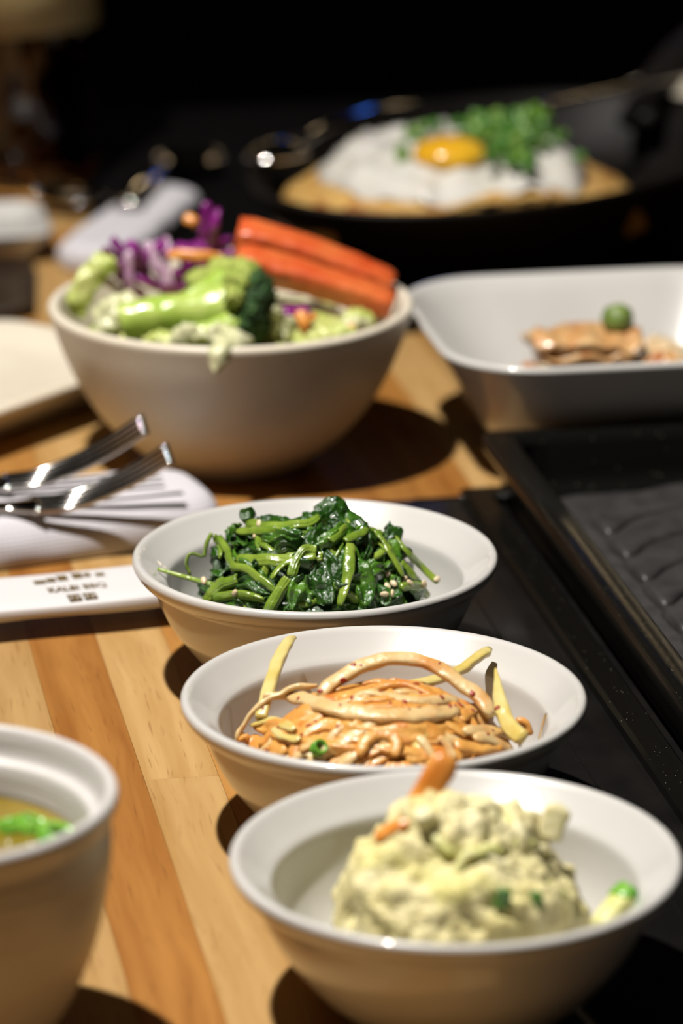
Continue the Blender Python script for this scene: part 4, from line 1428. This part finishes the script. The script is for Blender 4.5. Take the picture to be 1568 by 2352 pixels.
# ================================================================ paper chopstick sleeve with gold print
SA = math.radians(17.4)
slv = thing('chopstick_sleeve', 'white paper chopstick sleeve with gold print beside the spinach bowl', 'sleeve', (-.1213, 1.1566, .0003), SA)
pts = [Vector((-.08 + .16 * i / 40, .0006 * math.sin(i * .35), .0092)) for i in range(41)]
V, F = sweep(pts, lambda q: .0165, lambda q: .0030 + .0002 * math.sin(q * 17), (0, 0, 1), 48, 4.5)
paper = obj('paper', V, F, PAPER, parent=slv)
TX = (-.0872 + .1213) * math.cos(SA) + (1.1632 - 1.1566) * math.sin(SA)


def lettering(txt, size, x, y, z, sx, m):
    cu_ = bpy.data.curves.new('lettering', 'FONT')
    cu_.body = txt; cu_.size = size; cu_.align_x = 'CENTER'; cu_.align_y = 'CENTER'; cu_.extrude = .00008; cu_.offset = .00015
    t_ = bpy.data.objects.new('lettering_src', cu_)
    COL.objects.link(t_)
    bpy.context.view_layer.update()
    me = bpy.data.meshes.new_from_object(t_.evaluated_get(bpy.context.evaluated_depsgraph_get()))
    bpy.data.objects.remove(t_)
    for v in me.vertices: v.co = (v.co.x * sx + x, v.co.y + y, v.co.z + z)
    me.materials.clear(); me.materials.append(m)
    ob_ = bpy.data.objects.new('lettering', me); COL.objects.link(ob_); ob_.parent = paper
    return ob_


ZT = .0123
l_ = lettering('KALBI BBQ', .0062, TX, -.0037, ZT, .66, GOLD); l_['label'] = 'gold printed words KALBI BBQ'
REST = mat('black_glazed_rest', (.012, .011, .010), rough=.3)
for rx in (-.062, .072):
    V, F = loft([[(rx + x, y, z) for x, y in rrect(hx_, .013, .004, 4)] for hx_, z in ((.006, 0), (.0065, .001), (.0055, .0050), (.0045, .0060))])
    rp = Vector((-.1213, 1.1566, .0003))
    V = [Matrix.Rotation(SA, 3, 'Z') @ Vector(v) + rp for v in V]
    tag(obj('chopstick_rest', V, F, REST), 'small black rest under the chopstick sleeve, ' + ('left end' if rx < 0 else 'end hidden by the spinach bowl'), 'chopstick rest')
# roof-shaped brush mark above the words, two square seals below them
MK = []
for x0, x1, y0, y1 in ((-.0125, -.0085, .0025, .0034), (-.0080, -.0050, .0030, .0046), (-.0042, -.0008, .0034, .0062), (.0010, .0045, .0040, .0070), (.0050, .0072, .0044, .0062), (.0088, .0118, .0036, .0050)):
    MK.append(box(TX + x0, TX + x1, y0 + .0015, y1 + .0035, ZT - .0001, ZT + .0001))
m_ = obj('roof_mark', *join(*MK), GOLD, parent=paper, smooth=False); m_['label'] = 'gold printed roof-shaped brush mark'
for cx in (-.0030, .0022):
    s_ = .0021
    q = []
    for a, b, c, d in ((-s_, s_, s_ * .62, s_), (-s_, s_, -s_, -s_ * .62), (-s_, -s_ * .6, -s_, s_), (s_ * .6, s_, -s_, s_), (-s_ * .35, s_ * .35, -s_ * .5, s_ * .5)):
        q.append(box(TX + cx + a, TX + cx + b, -.0125 + c * 1.3, -.0125 + d * 1.3, ZT - .0009, ZT - .00005))
    m_ = obj('seal_mark', *join(*q), GOLD, parent=paper, smooth=False); m_['label'] = 'gold printed square seal character'

# ================================================================ things at the far end
def glass_mat(name, color, rough, ior):
    m, nt, b = _new(name)
    S(b, color=color, rough=rough, trans=1.0, ior=ior)
    MATS[name] = m
    return m


AMB = glass_mat('brown_bottle_glass', (.30, .11, .02), .03, 1.5)
LBL = mat('yellowed_paper_label', (.34, .26, .10), (.42, .34, .17), 40, rough=.6, c3=(.40, .20, .05), c3scale=30, c3at=(.55, .7))
BC = (-.1565, 1.825)
bt = thing('bottle', 'brown glass bottle with yellowed paper label at the far left', 'bottle', (BC[0], BC[1], .0003))
bp_ = [(0, .007), (.020, .005), (.026, .001), (.031, 0), (.0345, .003), (.036, .009), (.036, .150), (.033, .172), (.022, .196), (.0145, .215), (.0135, .250), (.0145, .252), (.0145, .258), (.0105, .258), (.0105, .216), (.0185, .196), (.0295, .171), (.0325, .150), (.0325, .012), (.029, .007), (0, .012)]
glass = obj('glass', *lathe(smooth_profile(bp_, 1), 64), AMB, parent=bt)
BEER = mat('dark_liquid', (.010, .005, .002), rough=.1)
obj('drink', *lathe([(0, .0128), (.028, .0090), (.0318, .0130), (.0320, .145), (0, .145)], 48), BEER, parent=bt)
V, F = lathe([(.0362, .076), (.0366, .076), (.0366, .148), (.0362, .148), (.0362, .076)], 64)
V = [(x, y, z + (.0025 * math.cos(math.atan2(y, x) + .6) if z < .1 else 0)) for x, y, z in V]
obj('label', V, F, LBL, parent=glass)

rows = []
for off, r, z in ((.016, .004, 0), (.010, .008, 0), (.004, .010, .008), (.0005, .011, .0135), (0, .011, .0145), (.0012, .011, .0155), (.003, .010, .0150), (.007, .008, .0110), (.014, .004, .0095)):
    rows.append((.034 - off, .034 - off, r, z))
ob = obj('sauce_dish', *rr_loft(rows, 6), CER, origin='none')
ob.location = (-.1690, 1.672, .0003); ob.rotation_euler = (0, 0, TH)
tag(ob, 'small square white sauce dish at the far left edge', 'dish')


def spoon(bowl, end, label, r=.016, flip=1):
    bowl, end = Vector(bowl), Vector(end)
    t = thing('spoon', label, 'spoon')
    d = (end - bowl); d.z = 0; d.normalize(); s = Vector((-d.y, d.x, 0))
    vs, fs = [], []
    n, k = 20, 8
    up, lo = [], []
    for j in range(k + 1):
        f = j / k
        for i in range(n):
            a = 2 * PI * i / n
            p = bowl + d * (r * 1.35 * f * math.cos(a)) + s * (r * f * math.sin(a))
            dz = -.006 * flip * (1 - f * f)
            up.append(p + Vector((0, 0, dz + .0012))); lo.append(p + Vector((0, 0, dz)))
    V = up + lo; N_ = len(up); F = []
    for j in range(k):
        for i in range(n):
            i2 = (i + 1) % n; a = j * n
            F.append((a + i, a + i2, a + n + i2, a + n + i)); F.append((N_ + a + i, N_ + a + n + i, N_ + a + n + i2, N_ + a + i2))
    a = k * n
    for i in range(n):
        i2 = (i + 1) % n
        F.append((a + i, a + i2, N_ + a + i2, N_ + a + i))
    obj('bowl', V, F, STEEL, parent=t)
    P = [bowl + d * r * 1.25 + Vector((0, 0, .0004)), bowl.lerp(end, .35) + Vector((0, 0, .004)), bowl.lerp(end, .7) + Vector((0, 0, .004)), end]
    V, F = sweep(crom(P, 24), lambda q: .0028 + .004 * q, lambda q: .0015, (0, 0, 1), 16, 2.0, wob=.0003)
    obj('handle', V, F, STEEL, parent=t)
    return t


spoon((-.0760, 1.832, .0085), (-.1010, 1.700, .0160), 'steel spoon resting on the pale napkin behind the salad bowl', .017)
spoon((-.0290, 1.6480, .0510), (.0330, 1.7560, .0520), 'steel spoon lying along the left rim of the iron pan', .0135, -1)
spoon((-.1290, 1.748, .0078), (-.2150, 1.800, .0030), 'steel spoon lying in front of the brown bottle', .014)
stick((.0905, 1.700, .0620), (.1700, 1.803, .0570), .0030, .0016, STEEL, 'chopstick', 'steel chopstick leaning across the far right of the iron pan', 'chopstick', wob=0, up=(0, 0, 1), e0=1, e1=1)
rows = []
V, F = lathe(smooth_profile([(0, .004), (.05, .003), (.052, 0), (.056, 0), (.085, .014), (.100, .0225), (.102, .0240), (.100, .0250), (.084, .0175), (.058, .0075), (0, .0065)], 2), 80)
ob = obj('plate', V, F, STONE, origin='none'); ob.location = (.245, 1.900, .0003)
tag(ob, 'round cream plate at the far right edge beyond the iron pan', 'plate')
